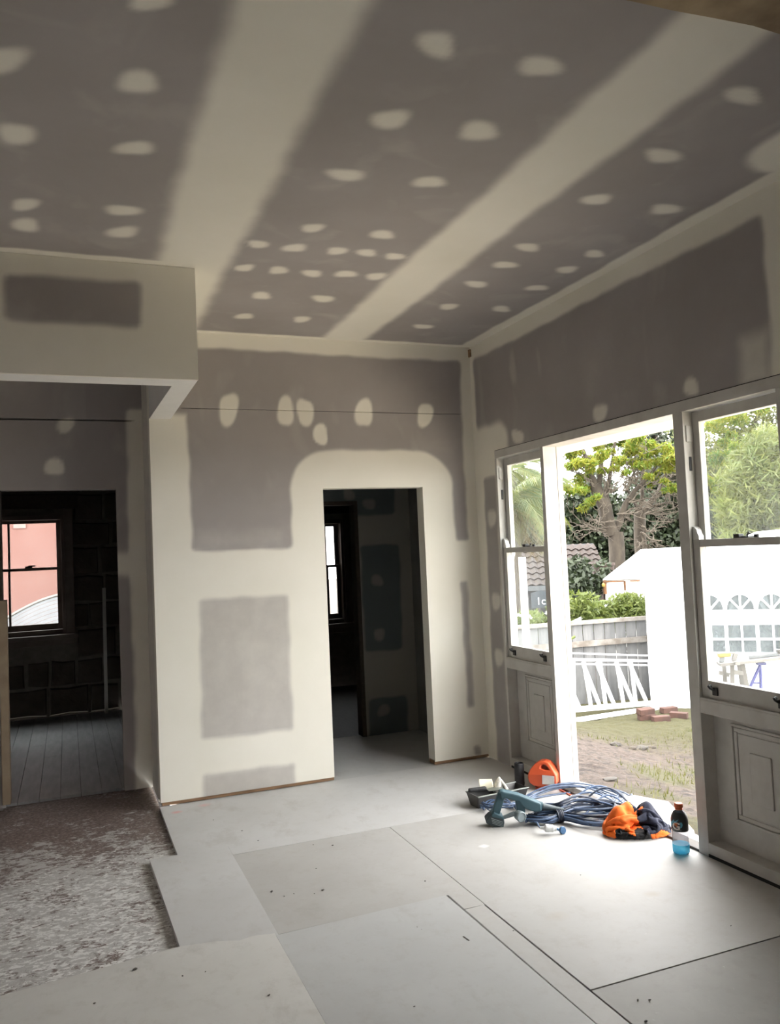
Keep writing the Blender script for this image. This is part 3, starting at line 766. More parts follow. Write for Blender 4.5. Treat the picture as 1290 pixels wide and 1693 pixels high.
# pale paving out of view, added to throw daylight up at the ceiling
mat('paving', (.74, .64, .50), (.68, .58, .45), 3, .85, .05)
pv = thing('bounce_paving', 'pale paving added out of view to bounce daylight onto the ceiling', 'paving', (.2, -2.5, -.2))
for i_ in range(9):
    for j_ in range(-5, 13):
        x0, y1 = .19 + i_ * .6, -2.45 - j_ * .6
        if y1 > -2.75 + 1.10 * x0: continue            # the paving stops where the doorway would bring it into view
        MB().box(x0, x0 + .592, y1 - .592, y1, -.46 if x0 < 1.5 else -1.0, -.17 if x0 < 1.5 else -.17 - (x0 - 1.5) * .2).build('bounce_slab', 'paving', pv)

# bricks --------------------------------------------------------------------
bl, bw_, bhh = .23, .11, .076
br_px = [((1068, 1190), .35, 1, 'loose red brick resting crooked on another brick beside the white frames', .07, .12),
         ((1070, 1190), .1, 0, 'loose red brick half hidden under the crooked brick', 0.0, 0.0),
         ((1093, 1193), .12, 0, 'loose red brick at the front of the small pile', 0.0, 0.0),
         ((1123, 1187), -.55, 0, 'loose red brick at the right of the small pile', 0.0, 0.0),
         ((1106, 1178), .3, 0, 'loose red brick at the back of the small pile', 0.0, 0.0)]
brick_me = None
base_yaw = YAW
for (pxy, yaw, up_, lab, dz, tilt) in br_px:
    p = gpt(*pxy)
    mb = MB().box(-bl / 2, bl / 2, -bw_ / 2, bw_ / 2, 0, bhh)
    o = mb.build('brick', 'brick_red', bevel=.004)
    o.location = (p[0], p[1], p[2] + .0 + (bhh if up_ else 0) * 1.04); o.rotation_euler = (tilt, 0, base_yaw + yaw)
    tag(o, lab, 'brick', 'loose bricks in the yard')
# stones
mat('field_stone', (.062, .055, .047), (.04, .035, .03), 9, .9, .3)
def rock(name, p, r, label, sq=(1, .8, .5), mt='field_stone', seed=0):
    bm = bmesh.new(); bmesh.ops.create_icosphere(bm, subdivisions=2, radius=1)
    for v in bm.verts:
        n = mnoise.noise(v.co * 1.6 + Vector((seed, 0, 0))) * .35
        v.co = Vector((v.co.x * sq[0], v.co.y * sq[1], v.co.z * sq[2])) * r * (1 + n)
    me = bpy.data.meshes.new(name); bm.to_mesh(me); bm.free()
    o = finish(me, name, mt); o.location = (p[0], p[1], p[2] + r * sq[2] * .4); return tag(o, label, 'stone', 'stones lying in the yard')
rock('stone', gpt(1018, 1233), .065, 'pale stone lying alone in the dirt yard', seed=1)
rock('stone', gpt(1062, 1239), .07, 'brown stone in the middle of the dirt yard', (1.2, .8, .45), 'field_stone', 4)
rock('stone', gpt(1046, 1239), .05, 'dark clod touching the brown stone', (1.1, .9, .5), 'bark', 9)
rock('stone', gpt(1077, 1237), .05, 'small dark clod right of the brown stone', (1.2, .9, .4), 'bark', 13)
rock('stone', gpt(1010, 1289), .045, 'flat pale stone half buried near the door slab', (1.5, .9, .25), 'field_stone', 17)

# fence ---------------------------------------------------------------------
fA = gpt(950, 1163); fB = gpt(1078, 1150)
fd = Vector((fB[0] - fA[0], fB[1] - fA[1], 0)).normalized(); fn = Vector((-fd.y, fd.x, 0))
fbase = GZ - .08
ftop = hit(1000, 1024, fA, tuple(fn))[2]
fence = thing('sheet_fence', 'weathered grey sheet fence with a horizontal rail behind the white frames', 'fence', (fA[0], fA[1], fbase))
P0 = Vector((fA[0], fA[1], 0)) - fd * 2.4
pit = (Vector((fB[0], fB[1], 0)) - Vector((fA[0], fA[1], 0))).length / 7.2
NF = int((2.4 + pit * 7.2) / pit)
for k in range(NF):
    a = P0 + fd * (pit * k); c = P0 + fd * (pit * (k + 1) - .012)
    w2 = fn * .012; mid = (a + c) / 2 - fn * .014
    zt = ftop + rnd.uniform(-.008, .008)
    mb = MB()
    pl = [a, a * .8 + c * .2 - fn * .012, mid, a * .2 + c * .8 - fn * .012, c, c + w2, a + w2]
    mb.prism([(p.x, p.y, fbase) for p in pl], (0, 0, 0), (0, 0, zt - fbase))
    mb.build('fence_sheet', 'fence_light' if False else 'fence_grey', fence)
L_ = pit * NF
def frail(z, h, name, mt, off):
    a = P0 - fn * off; c = P0 + fd * L_ - fn * off
    mb = MB(); mb.bar((a.x, a.y, z), (c.x, c.y, z), .045, h); mb.build(name, mt, fence)
zr = hit(1000, 1061, fA, tuple(fn))[2]
frail(zr, .085, 'rail', 'fence_light', .045); frail(ftop - .02, .06, 'cap_rail', 'fence_light', .03)

# stack of white frames standing in front of the fence -----------------------
rA = gpt(955, 1188); rB = gpt(1082, 1168)
rd = Vector((rB[0] - rA[0], rB[1] - rA[1], 0)).normalized(); rn = Vector((-rd.y, rd.x, 0))
T = thing('trestle_frame', 'stack of white painted lattice frames standing before the grey fence', 'frame', (rA[0], rA[1], rA[2]))
def rp(px, py, off=0.0):
    return Vector(hit(px, py, (rA[0], rA[1], 0), tuple(rn))) + rn * off
def rbar(name, a, b, w_, off=0.0):
    p, q = rp(*a, off), rp(*b, off)
    mb = MB(); mb.bar(p, q, .04, w_, up=tuple(rn.cross((q - p).normalized()))); mb.build(name, 'white_sheet', T, bevel=.004)
rbar('rail', (930, 1090), (1092, 1093), .035); rbar('rail', (930, 1080), (1090, 1085), .02, .06); rbar('rail', (930, 1098), (1092, 1101), .02, .06)
rbar('bottom_rail', (930, 1175), (1092, 1161), .07); rbar('bottom_rail', (930, 1189), (1094, 1164), .06, -.16)
for a, b in (((965, 1092), (978, 1172)), ((992, 1092), (1002, 1170)), ((1019, 1092), (1032, 1168)), ((1043, 1092), (1052, 1166)), ((1074, 1094), (1080, 1162)), ((948, 1092), (950, 1172))):
    rbar('upright', a, b, .042)
for a, b in (((967, 1096), (996, 1170)), ((990, 1096), (1020, 1168)), ((1022, 1096), (1052, 1167)), ((1044, 1096), (1074, 1164)), ((935, 1110), (962, 1172))):
    rbar('brace', a, b, .048, .045)

# diagonal white pole over the fence
a = atd(930, 1038, 13.0); c = atd(1006, 1000, 14.0)
mb = MB(); mb.tube([tuple(a), tuple(c)], .03, 8)
mb.tube([tuple((a + c) / 2), (float((a + c)[0] / 2), float((a + c)[1] / 2), -1.5)], .025, 8)
tag(mb.build('garden_pole', 'white_sheet'), 'white pole slanting above the fence among the shrubs', 'pole')
a = rp(860, 1078, -.5); c = rp(912, 1048, -.5)
a2 = Vector(gpt(850, 1110))
mb = MB(); mb.tube([tuple(a2 + Vector((0, 0, .02))), tuple(a), tuple(c)], .018, 8)
tag(mb.build('green_stake', 'leaf_shrub'), 'pale green stake slanting behind the narrow left window', 'stake')

# marquee -------------------------------------------------------------------
mA = gpt(1079, 1170); mB = gpt(1150, 1172)
md = Vector((mB[0] - mA[0], mB[1] - mA[1], 0)).normalized(); mn = Vector((md.y, -md.x, 0))
if mn.dot(Vector((CAM[0] - mA[0], CAM[1] - mA[1], 0))) < 0: mn = -mn
O_ = Vector((mA[0], mA[1], GZ)); mq = thing('marquee', 'white marquee tent with arched clear windows in the yard', 'marquee', tuple(O_))
def mw(px, py): 
    p = hit(px, py, tuple(O_), tuple(mn)); return (Vector(p) - O_).dot(md), p[2]
wl_, ev = 6.0, mw(1180, 955)[1]
wins = []
uc1, zc1 = mw(1223, 983); uc2, zc2 = mw(1275, 980)
sp = uc2 - uc1; hwid = sp * .44
zs0 = mw(1223, 1008)[1]; zs1 = zc1
zl1 = mw(1224, 1033)[1]; zl0 = mw(1224, 1078)[1]
cents = [uc1 + sp * k for k in range(-1, 4)]
def P3(u, z, off=0.0):
    p = O_ + md * u + mn * off; return (p.x, p.y, z)
# cloth wall in strips around the windows
mb = MB()
def quad(u0, u1, z0, z1):
    if u1 - u0 > 1e-4 and z1 - z0 > 1e-4: mb.add([P3(u0, z0), P3(u1, z0), P3(u1, z1), P3(u0, z1)], [(0, 1, 2, 3)])
u = 0.0
for c_ in cents:
    quad(u, c_ - hwid, GZ - .1, ev); u = c_ + hwid
    quad(c_ - hwid, c_ + hwid, GZ - .1, zl0); quad(c_ - hwid, c_ + hwid, zl1, zs0)
    seg = 12; ra = zs1 - zs0
    arc = [(c_ - hwid * math.cos(math.pi * i / seg), zs0 + ra * math.sin(math.pi * i / seg)) for i in range(seg + 1)]
    for i in range(seg):
        (ua, za), (ub, zb) = arc[i], arc[i + 1]
        mb.add([P3(ua, za), P3(ub, zb), P3(ub, ev), P3(ua, ev)], [(0, 1, 2, 3)])
quad(u, wl_, GZ - .1, ev)
o = mb.build('tent_wall', 'white_sheet', mq); sm = o.modifiers.new('thickness', 'SOLIDIFY'); sm.thickness = .01
mt, nt, b = nodes('clear_plastic'); nt.nodes.remove(b)
tr_ = nt.nodes.new('ShaderNodeBsdfTransparent'); tr_.inputs[0].default_value = (.80, .85, .84, 1)
df_ = nt.nodes.new('ShaderNodeBsdfDiffuse'); df_.inputs[0].default_value = (.14, .16, .17, 1)
mx_ = nt.nodes.new('ShaderNodeMixShader'); nt.links.new(ramp(nt, tex(nt, 6, 5, .6, 1.5, (1, 1, .5)), [(.35, (.35, .35, .35)), (.7, (.75, .75, .75))]), mx_.inputs[0])
nt.links.new(tr_.outputs[0], mx_.inputs[1]); nt.links.new(df_.outputs[0], mx_.inputs[2]); nt.links.new(mx_.outputs[0], nt.nodes['Material Output'].inputs[0])
for c_ in cents:
    pn = MB(); seg = 12
    arc = [(c_ - hwid * math.cos(math.pi * i / seg), zs0 + (zs1 - zs0) * math.sin(math.pi * i / seg)) for i in range(seg + 1)]
    pn.add([P3(a_, z_, .0) for a_, z_ in arc], [tuple(range(seg + 1))])
    w1 = pn.build('arched_window', 'clear_plastic', mq)
    pn = MB().add([P3(c_ - hwid, zl0), P3(c_ + hwid, zl0), P3(c_ + hwid, zl1), P3(c_ - hwid, zl1)], [(0, 1, 2, 3)])
    w2 = pn.build('clear_window', 'clear_plastic', mq)
    t = .012
    b_ = MB(); b_.bar(P3(c_, zs0, .01), P3(c_, zs1, .01), .028, .01, up=tuple(mn))
    for s_ in (-1, 1): b_.bar(P3(c_, zs0, .01), P3(c_ + s_ * hwid * .72, zs0 + (zs1 - zs0) * .70, .01), .028, .01, up=tuple(mn))
    b_.build('glazing_bar', 'white_sheet', w1)
    b_ = MB(); b_.bar(P3(c_, zl0, .01), P3(c_, zl1, .01), .028, .01, up=tuple(mn)); zm_ = (zl0 + zl1) / 2 - .01
    b_.bar(P3(c_ - hwid, zm_, .01), P3(c_ + hwid, zm_, .01), .03, .01, up=tuple(mn))
    b_.build('glazing_bar', 'white_sheet', w2)
# end wall, far wall and roof
dep = 3.2
def P4(u, v, z): 
    p = O_ + md * u - mn * v; return (p.x, p.y, z)
for nm, q in (('tent_end', [P4(0, 0, GZ - .1), P4(0, dep, GZ - .1), P4(0, dep, ev), P4(0, dep / 2, ev + .8), P4(0, 0, ev)]),
              ('tent_end', [P4(wl_, 0, GZ - .1), P4(wl_, dep, GZ - .1), P4(wl_, dep, ev), P4(wl_, dep / 2, ev + .8), P4(wl_, 0, ev)]),
              ('tent_back', [P4(0, dep, GZ - .1), P4(wl_, dep, GZ - .1), P4(wl_, dep, ev), P4(0, dep, ev)]),
              ('roof_panel', [P4(-.06, -.06, ev - .02), P4(wl_ + .06, -.06, ev - .02), P4(wl_ - 1.2, dep / 2, ev + .8), P4(1.6, dep / 2, ev + .62)]),
              ('roof_panel', [P4(-.06, dep + .06, ev - .02), P4(wl_ + .06, dep + .06, ev - .02), P4(wl_ - 1.2, dep / 2, ev + .8), P4(1.6, dep / 2, ev + .62)])):
    if nm == 'tent_end': q = q[:3] + q[4:]
    o = MB().add(q, [tuple(range(len(q)))]).build(nm, 'white_sheet', mq); sm = o.modifiers.new('thickness', 'SOLIDIFY'); sm.thickness = .012
for q in ([P4(-.06, -.06, ev - .02), P4(-.06, dep + .06, ev - .02), P4(1.6, dep / 2, ev + .62)], [P4(wl_ + .06, -.06, ev - .02), P4(wl_ + .06, dep + .06, ev - .02), P4(wl_ - 1.2, dep / 2, ev + .8)]):
    o = MB().add(q, [(0, 1, 2)]).build('roof_panel', 'white_sheet', mq); sm = o.modifiers.new('thickness', 'SOLIDIFY'); sm.thickness = .012

# work trestles with a plank in front of the marquee --------------------------
SD = 9.4
def sp_(px, py, d=SD): return Vector(atd(px, py, d))
tz = gz(9, 0)
trs = thing('saw_trestle', 'pale timber saw trestle holding up the plank outside the right window', 'trestle', (*sp_(1220, 1130)[:2], GZ))
for (a, c) in (((1211, 1098), (1207, 1168)), ((1228, 1098), (1252, 1168))):
    p, q = sp_(*a), sp_(*c); q.z = GZ if q.z < GZ + .25 else q.z
    MB().bar(p, (q.x, q.y, GZ), .05, .035, up=tuple(mn)).build('leg', 'timber_pale', trs, bevel=.003)
for (a, c) in (((1197, 1098), (1204, 1168)),):
    p, q = sp_(*a, SD + .35), sp_(*c, SD + .35)
    MB().bar(p, (q.x, q.y, GZ), .05, .035, up=tuple(mn)).build('leg', 'timber_pale', trs, bevel=.003)
    p2, q2 = sp_(1222, 1098, SD + .35), sp_(1238, 1168, SD + .35)
    MB().bar(p2, (q2.x, q2.y, GZ), .05, .035, up=tuple(mn)).build('leg', 'timber_pale', trs, bevel=.003)
p, q = sp_(1208, 1111), sp_(1234, 1113); MB().bar(p, q, .03, .05).build('cross_rail', 'timber_pale', trs, bevel=.003)
p, q = sp_(1189, 1112, SD + .35), sp_(1206, 1116, SD + .35); MB().bar(p, q, .03, .05).build('cross_rail', 'timber_pale', trs, bevel=.003)
p, q = sp_(1220, 1097, SD - .2), sp_(1220, 1097, SD + .5); MB().bar(p, q, .05, .04).build('top_rail', 'timber_pale', trs, bevel=.003)
bst = thing('steel_trestle', 'blue steel folding trestle under the plank outside the right window', 'trestle', (*sp_(1255, 1130)[:2], GZ))
p0 = sp_(1257, 1100)
for c in ((1234, 1150), (1259, 1150)):
    q = sp_(*c); d_ = (q - p0); q = p0 + d_ * ((GZ - p0.z) / d_.z)
    MB().tube([tuple(p0), tuple(q)], .017, 8).build('leg', 'blue_steel', bst, smooth=True)
p, q = sp_(1243, 1129), sp_(1258, 1129); MB().tube([tuple(p), tuple(q)], .010, 8).build('brace', 'blue_steel', bst, smooth=True)
p, q = sp_(1251, 1097), sp_(1266, 1097); MB().bar(p, q, .06, .03).build('top_rail', 'blue_steel', bst, bevel=.003)
p, q = sp_(1188, 1098, SD + .05), sp_(1330, 1082, SD - .1)
tag(MB().bar(p, q, .20, .035).build('plank', 'timber_pale', bevel=.003), 'pale plank lying across the two trestles outside the right window', 'plank')
d_ = (q - p).normalized(); pt = Vector((0, 0, .018))
def on_plank(t, dz=0): return p + d_ * t + pt + Vector((0, 0, dz))
lv = thing('spirit_level', 'long aluminium level with a black clip lying on the plank', 'level', tuple(on_plank(.5)))
MB().bar(on_plank(.34, .022), on_plank(1.1, .018), .05, .035).build('body', 'alu_grey', lv, bevel=.003)
MB().bar(on_plank(.645, .05), on_plank(.70, .048), .06, .045).build('clip', 'black_metal', lv, bevel=.004)
yb = thing('yellow_tool', 'yellow power tool with grey handle standing on the plank end', 'tool', tuple(on_plank(.06)))
MB().bar(on_plank(-.0, .085), on_plank(.14, .08), .09, .05).build('body', 'yellow_plastic', yb, bevel=.01)
MB().bar(on_plank(.05, .06), on_plank(.03, .0), .06, .05).build('stand', 'alu_grey', yb, bevel=.004)
MB().bar(on_plank(.17, .0), on_plank(.20, .085), .05, .05).bar(on_plank(.14, .09), on_plank(.2, .085), .04, .02).build('handle', 'timber_pale', yb, bevel=.004)

# white shed with rusty edges -------------------------------------------------
SDIST = 16.5
sA = Vector(atd(1000, 959, SDIST)); sB = Vector(atd(1092, 961, SDIST - .4))
sdv = Vector((sB.x - sA.x, sB.y - sA.y, 0)).normalized(); snv = Vector((-sdv.y, sdv.x, 0))
if snv.dot(Vector((sA.x - CAM[0], sA.y - CAM[1], 0))) < 0: snv = -snv
sh = thing('garden_shed', 'white shed with pitched roof and rusty edges behind the fence', 'shed', (sA.x, sA.y, -1.5))
ez = sA.z; Ls, Ds, rise = 3.6, 2.0, .62
def S3(u, v, z): p = sA + sdv * u + snv * v; return (p.x, p.y, z)
MB().add([S3(0, 0, -1.6), S3(Ls, 0, -1.6), S3(Ls, 0, ez), S3(0, 0, ez), S3(0, Ds, -1.6), S3(Ls, Ds, -1.6), S3(Ls, Ds, ez), S3(0, Ds, ez)],
         [(0, 1, 2, 3), (1, 5, 6, 2), (5, 4, 7, 6), (4, 0, 3, 7)]).build('shed_wall', 'roof_white', sh)
rg = .85
mb = MB().add([S3(-.03, -.05, ez), S3(Ls + .03, -.05, ez), S3(Ls, rg, ez + rise), S3(.66, rg, ez + rise - .06)], [(0, 1, 2, 3)])
mb.add([S3(-.03, Ds + .05, ez), S3(Ls + .03, Ds + .05, ez), S3(Ls, Ds - rg, ez + rise), S3(.66, Ds - rg, ez + rise - .06)], [(0, 1, 2, 3)])
mb.add([S3(.66, rg, ez + rise - .06), S3(Ls, rg, ez + rise), S3(Ls, Ds - rg, ez + rise), S3(.66, Ds - rg, ez + rise - .06)], [(0, 1, 2, 3)])
mb.add([S3(-.03, -.05, ez), S3(.66, rg, ez + rise - .06), S3(.66, Ds - rg, ez + rise - .06), S3(-.03, Ds + .05, ez)], [(0, 1, 2, 3)])
o = mb.build('shed_roof', 'roof_white', sh); sm = o.modifiers.new('thickness', 'SOLIDIFY'); sm.thickness = .02
for u0, u1 in ((.0, .38), (.5, .72), (.78, 1.05), (1.2, 1.5), (1.6, 2.4)):
    MB().bar(S3(u0, -.06, ez - .03), S3(u1, -.06, ez - .03), .02, .022).build('rust_strip', 'rust', sh)
MB().bar(S3(.0, -.03, ez), S3(.0, -.03, ez - .28), .05, .05, up=(1, 0, 0)).build('rust_corner', 'rust', sh)
MB().bar(S3(.39, -.02, ez - .03), S3(.39, -.02, ez - .22), .035, .02, up=(1, 0, 0)).build('rust_strip', 'rust', sh)
MB().lathe([(.0, -.04), (.03, -.025), (.035, .02), (.0, .05)], 10, S3(-.02, -.08, ez - .10), cap=False).build('corner_lamp', 'yellow_plastic', sh)
for u, z_, a_ in ((.98, -.14, .5), (.97, -.27, -.6), (.80, -.30, 0.1), (.79, -.42, .2)):
    MB().bar(S3(u - .05 * math.cos(a_), -.015, ez + z_ - .05 * math.sin(a_)), S3(u + .05 * math.cos(a_), -.015, ez + z_ + .05 * math.sin(a_)), .01, .035).build('peeling_patch', 'rust' if u < .9 else 'alu_grey', sh)

# neighbouring house with a tiled roof ----------------------------------------
HDIST = 21.0
hA = Vector(atd(845, 985, HDIST)); hB = Vector(atd(985, 978, HDIST))
hdv = Vector((hB.x - hA.x, hB.y - hA.y, 0)).normalized(); hnv = Vector((-hdv.y, hdv.x, 0))
if hnv.dot(Vector((hA.x - CAM[0], hA.y - CAM[1], 0))) < 0: hnv = -hnv
hse = thing('neighbour_house', 'neighbouring house with a brown tiled roof seen past the palm', 'house', (hA.x, hA.y, -1.5))
def N3(u, v, z): p = hA + hdv * u + hnv * v; return (p.x, p.y, z)
hez = Vector(atd(900, 968, HDIST)).z
MB().add([N3(-1, .4, -1.6), N3(2.45, .4, -1.6), N3(2.45, .4, hez), N3(-1, .4, hez), N3(-1, 3, -1.6), N3(2.45, 3, -1.6), N3(2.45, 3, hez), N3(-1, 3, hez)], [(0, 1, 2, 3), (1, 5, 6, 2), (5, 4, 7, 6), (4, 0, 3, 7)]).build('wall', 'house_dark', hse)
# tiles: wavy pieces laid in courses
tw, th_ = .21, .27; slope = .62
tp = []; nseg = 6
for j_ in range(2):
    for i_ in range(nseg + 1):
        x = tw * i_ / nseg; tp.append((x, th_ * 1.15 * j_, .028 * math.sin(2 * math.pi * i_ / nseg) + (.045 if j_ == 0 else .0)))
tfaces = [(i_, i_ + 1, nseg + 2 + i_, nseg + 1 + i_) for i_ in range(nseg)]
tfaces += [(i_ + 1, i_, 2 * nseg + 2 + i_, 2 * nseg + 3 + i_) for i_ in range(nseg)]
tp += [(p[0], 0.0, p[2] - .04) for p in tp[:nseg + 1]]
tme = bpy.data.meshes.new('roof_tile'); tme.from_pydata(tp, [], tfaces); tme.materials.append(M['roof_tile'])
ang = math.atan(slope); yawh = math.atan2(hdv.y, hdv.x)
MB().add([N3(-1.2, -.05, hez - .03), N3(2.6, -.05, hez - .03), N3(2.6, 1.66, hez - .03 + 1.7 * slope), N3(-1.2, 1.66, hez - .03 + 1.7 * slope)], [(0, 1, 2, 3)]).build('roof_deck', 'house_dark', hse)
for r_ in range(7):
    for c_ in range(14):
        u = -.35 + c_ * tw; v = r_ * th_ * math.cos(ang)
        o = bpy.data.objects.new('roof_tile', tme); COL.objects.link(o); o.parent = hse
        q = Vector(N3(u, v - .05, hez + (r_ * th_) * math.sin(ang))) - hse.location
        o.location = q; o.rotation_euler = (ang, 0, yawh)
MB().bar(N3(-1.2, -.08, hez - .06), N3(2.6, -.08, hez - .06), .06, .12).build('gutter', 'alu_grey', hse)
# number sign
sg0 = Vector(atd(891, 993, 19.0)); 
sg = thing('number_sign', 'dark blue-grey board with white number below the tiled roof', 'sign', (sg0.x, sg0.y, -1.5))
r_ = Vector((RM[0, 0], RM[1, 0], 0)).normalized(); nf = Vector((-r_.y, r_.x, 0))
def G3(a, z, off=0.0): p = sg0 + r_ * a - nf * off; return (p.x, p.y, sg0.z + z)
MB().prism([G3(-.17, -.17), G3(.30, -.17), G3(.30, .17), G3(.05, .24), G3(-.17, .17)], (0, 0, 0), tuple(nf * .03)).build('board', 'sign_blue', sg)
MB().bar(G3(.0, -.17, -.02), (G3(0, 0)[0], G3(0, 0)[1], -1.5), .05, .05, up=(1, 0, 0)).build('post', 'dark_timber', sg)
def text_mesh(txt, size, ext, fat=0.0):
    cu = bpy.data.curves.new('txt', 'FONT'); cu.body = txt; cu.size = size; cu.extrude = ext; cu.align_x = 'CENTER'; cu.offset = fat
    o = bpy.data.objects.new('txt', cu); COL.objects.link(o)
    dg = bpy.context.evaluated_depsgraph_get(); me = bpy.data.meshes.new_from_object(o.evaluated_get(dg))
    vs = [tuple(v.co) for v in me.vertices]; fs = [tuple(p.vertices) for p in me.polygons]
    bpy.data.objects.remove(o); bpy.data.curves.remove(cu); bpy.data.meshes.remove(me)
    return vs, fs
vs, fs = text_mesh('1c', .24, .004)
MB().add([G3(v[0] + .05, v[1] - .09, .006 + v[2]) for v in vs], fs).build('number', 'white_sheet', sg)

# ------------------------------------------------------------------ planting
def leaves(mb, c, rad, n, l, w_, squash=.8, down=0.0, shell=.35):
    c = np.array(c, float)
    d = nrng.normal(size=(n, 3)); d /= np.linalg.norm(d, axis=1)[:, None]
    r = (shell + (1 - shell) * nrng.random(n)) ** .6
    p = c + d * r[:, None] * np.array([rad, rad, rad * squash])
    a = nrng.normal(size=(n, 3)); a[:, 2] -= down; a /= np.linalg.norm(a, axis=1)[:, None]
    b = np.cross(a, nrng.normal(size=(n, 3))); b /= np.linalg.norm(b, axis=1)[:, None]
    ln = l * (0.6 + .8 * nrng.random(n))[:, None]
    v = np.stack([p - a * ln / 2, p + b * w_ / 2, p + a * ln / 2, p - b * w_ / 2], 1).reshape(-1, 3)
    k = len(mb.v); mb.v += [tuple(x) for x in v.tolist()]
    mb.f += [(k + 4 * i, k + 4 * i + 1, k + 4 * i + 2, k + 4 * i + 3) for i in range(n)]
def wiggle(a, b, n, amp, seed):
    a, b = Vector(a), Vector(b); L = (b - a).length; out = []
    for i in range(n + 1):
        t = i / n; q = a.lerp(b, t)
        e = math.sin(math.pi * t) if 0 else min(1, 2.2 * t) * (1 if i < n else .6)
        q += Vector((mnoise.noise(Vector((t * 3, seed, 0))), mnoise.noise(Vector((t * 3, seed, 7))), mnoise.noise(Vector((t * 3, seed, 13))))) * amp * L * e
        out.append(q)
    return out
def branch(mb, a, b, r0, r1, amp=.12, n=7, seed=None, sides=7):
    pts = wiggle(a, b, n, amp, rnd.uniform(0, 90) if seed is None else seed)
    mb.tube([tuple(p) for p in pts], [r0 + (r1 - r0) * i / n for i in range(n + 1)], sides); return pts
def twigs(mb, start, direc, L, r, depth, spread=.8):
    end = Vector(start) + Vector(direc).normalized() * L
    pts = branch(mb, start, end, r, r * .55, .25, 5, sides=5)
    if depth > 0:
        for _ in range(rnd.choice((2, 3))):
            k = rnd.randint(2, 5)
            d = Vector(direc).normalized() + Vector((rnd.gauss(0, spread), rnd.gauss(0, spread), rnd.gauss(0, spread * .8)))
            twigs(mb, pts[k], d, L * rnd.uniform(.55, .85), r * .6, depth - 1, spread)

TD = 20.0
def tp3(px, py, d=TD): return Vector(atd(px, py, d))
jt = thing('jacaranda_tree', 'large spreading tree with bare pale branches and yellow green leaf clumps', 'tree', (*tp3(1018, 940)[:2], -1.6))
mb = MB()
def gtrunk(a, b, r0, r1, d=TD, amp=.05): return branch(mb, tp3(*a, d), tp3(*b, d), r0, r1, amp, 8, sides=10)
base = tp3(1022, 990); base.z = -1.6
branch(mb, base, tp3(1016, 880), .22, .19, .02, 8, sides=10)
gtrunk((1012, 884), (983, 800), .19, .14); gtrunk((983, 802), (962, 740), .10, .04); gtrunk((990, 815), (1000, 700), .07, .03)
gtrunk((1016, 882), (1040, 826), .10, .07); gtrunk((1040, 826), (1085, 770), .07, .03); gtrunk((1014, 875), (1002, 820), .09, .06); gtrunk((1002, 820), (1020, 720), .06, .03)
mb.build('trunk', 'bark', jt, smooth=True)
mb = MB(); b2 = tp3(1057, 990, 21); b2.z = -1.6
branch(mb, b2, tp3(1059, 850, 21), .19, .15, .02, 8, sides=10)
for a, b, r in (((1059, 852), (1108, 790), .10), ((1059, 852), (1066, 720), .06), ((1060, 848), (1030, 800), .06), ((1070, 838), (1112, 830), .05), ((1090, 812), (1116, 740), .06)):
    branch(mb, tp3(*a, 21), tp3(*b, 20.8), r, r * .4, .08, 8, sides=8)
mb.build('trunk', 'bark', jt, smooth=True)
mb = MB()
for a, c in (((1005, 878), (-.8, .4, .1)), ((1003, 872), (-1, 0, .2)), ((1062, 870), (1, .1, -.3)), ((1060, 880), (.7, .2, -.7)), ((1000, 820), (.2, 0, .6)), ((1030, 812), (.3, 0, .5)), ((1040, 830), (.6, 0, .3)),
             ((985, 805), (-.5, 0, .5)), ((1066, 850), (.7, -.2, .2)), ((1010, 815), (.2, -.3, .5)), ((1080, 800), (.4, -.2, .4)), ((1020, 850), (.7, -.4, .2)), ((1050, 800), (-.3, -.3, .6)), ((970, 780), (-.4, 0, .5)), ((1095, 800), (.3, 0, -.4))):
    for _ in range(3):
        twigs(mb, tp3(*a, TD - .1), Vector(c) + Vector((rnd.gauss(0, .25), rnd.gauss(0, .25), rnd.gauss(0, .25))), rnd.uniform(.40, .75), .022, 3)
mb.build('twig', 'twig', jt, smooth=True)['kind'] = 'stuff'
mb = MB()
clumps = [(945,765,.45),(960,800,.40),(985,770,.38),(975,830,.30),(1000,745,.36),(1040,735,.45),(1060,765,.35),(1075,745,.38),(1095,770,.40),(1110,745,.45),(1030,770,.3),(1105,800,.25),(950,735,.4),
          (1085,790,.25),(1020,725,.35),(1062,720,.4),(945,700,.4),(995,718,.3),(935,810,.3),(1125,770,.4),(1145,735,.45),(1180,700,.5),(1215,690,.5),(1250,670,.5),(1190,760,.4),(1205,730,.35),(1180,800,.35),(1280,660,.5)]
for x, y, r in clumps:
    for _ in range(5):
        q = tp3(x + rnd.uniform(-14, 14), y + rnd.uniform(-12, 12), TD + rnd.uniform(-1.2, .4))
        leaves(mb, q, r * .42, int(130 * r / .4), .16, .036, .55, .6)
mb.build('foliage', 'leaf_jacaranda', jt, recalc=False)['kind'] = 'stuff'

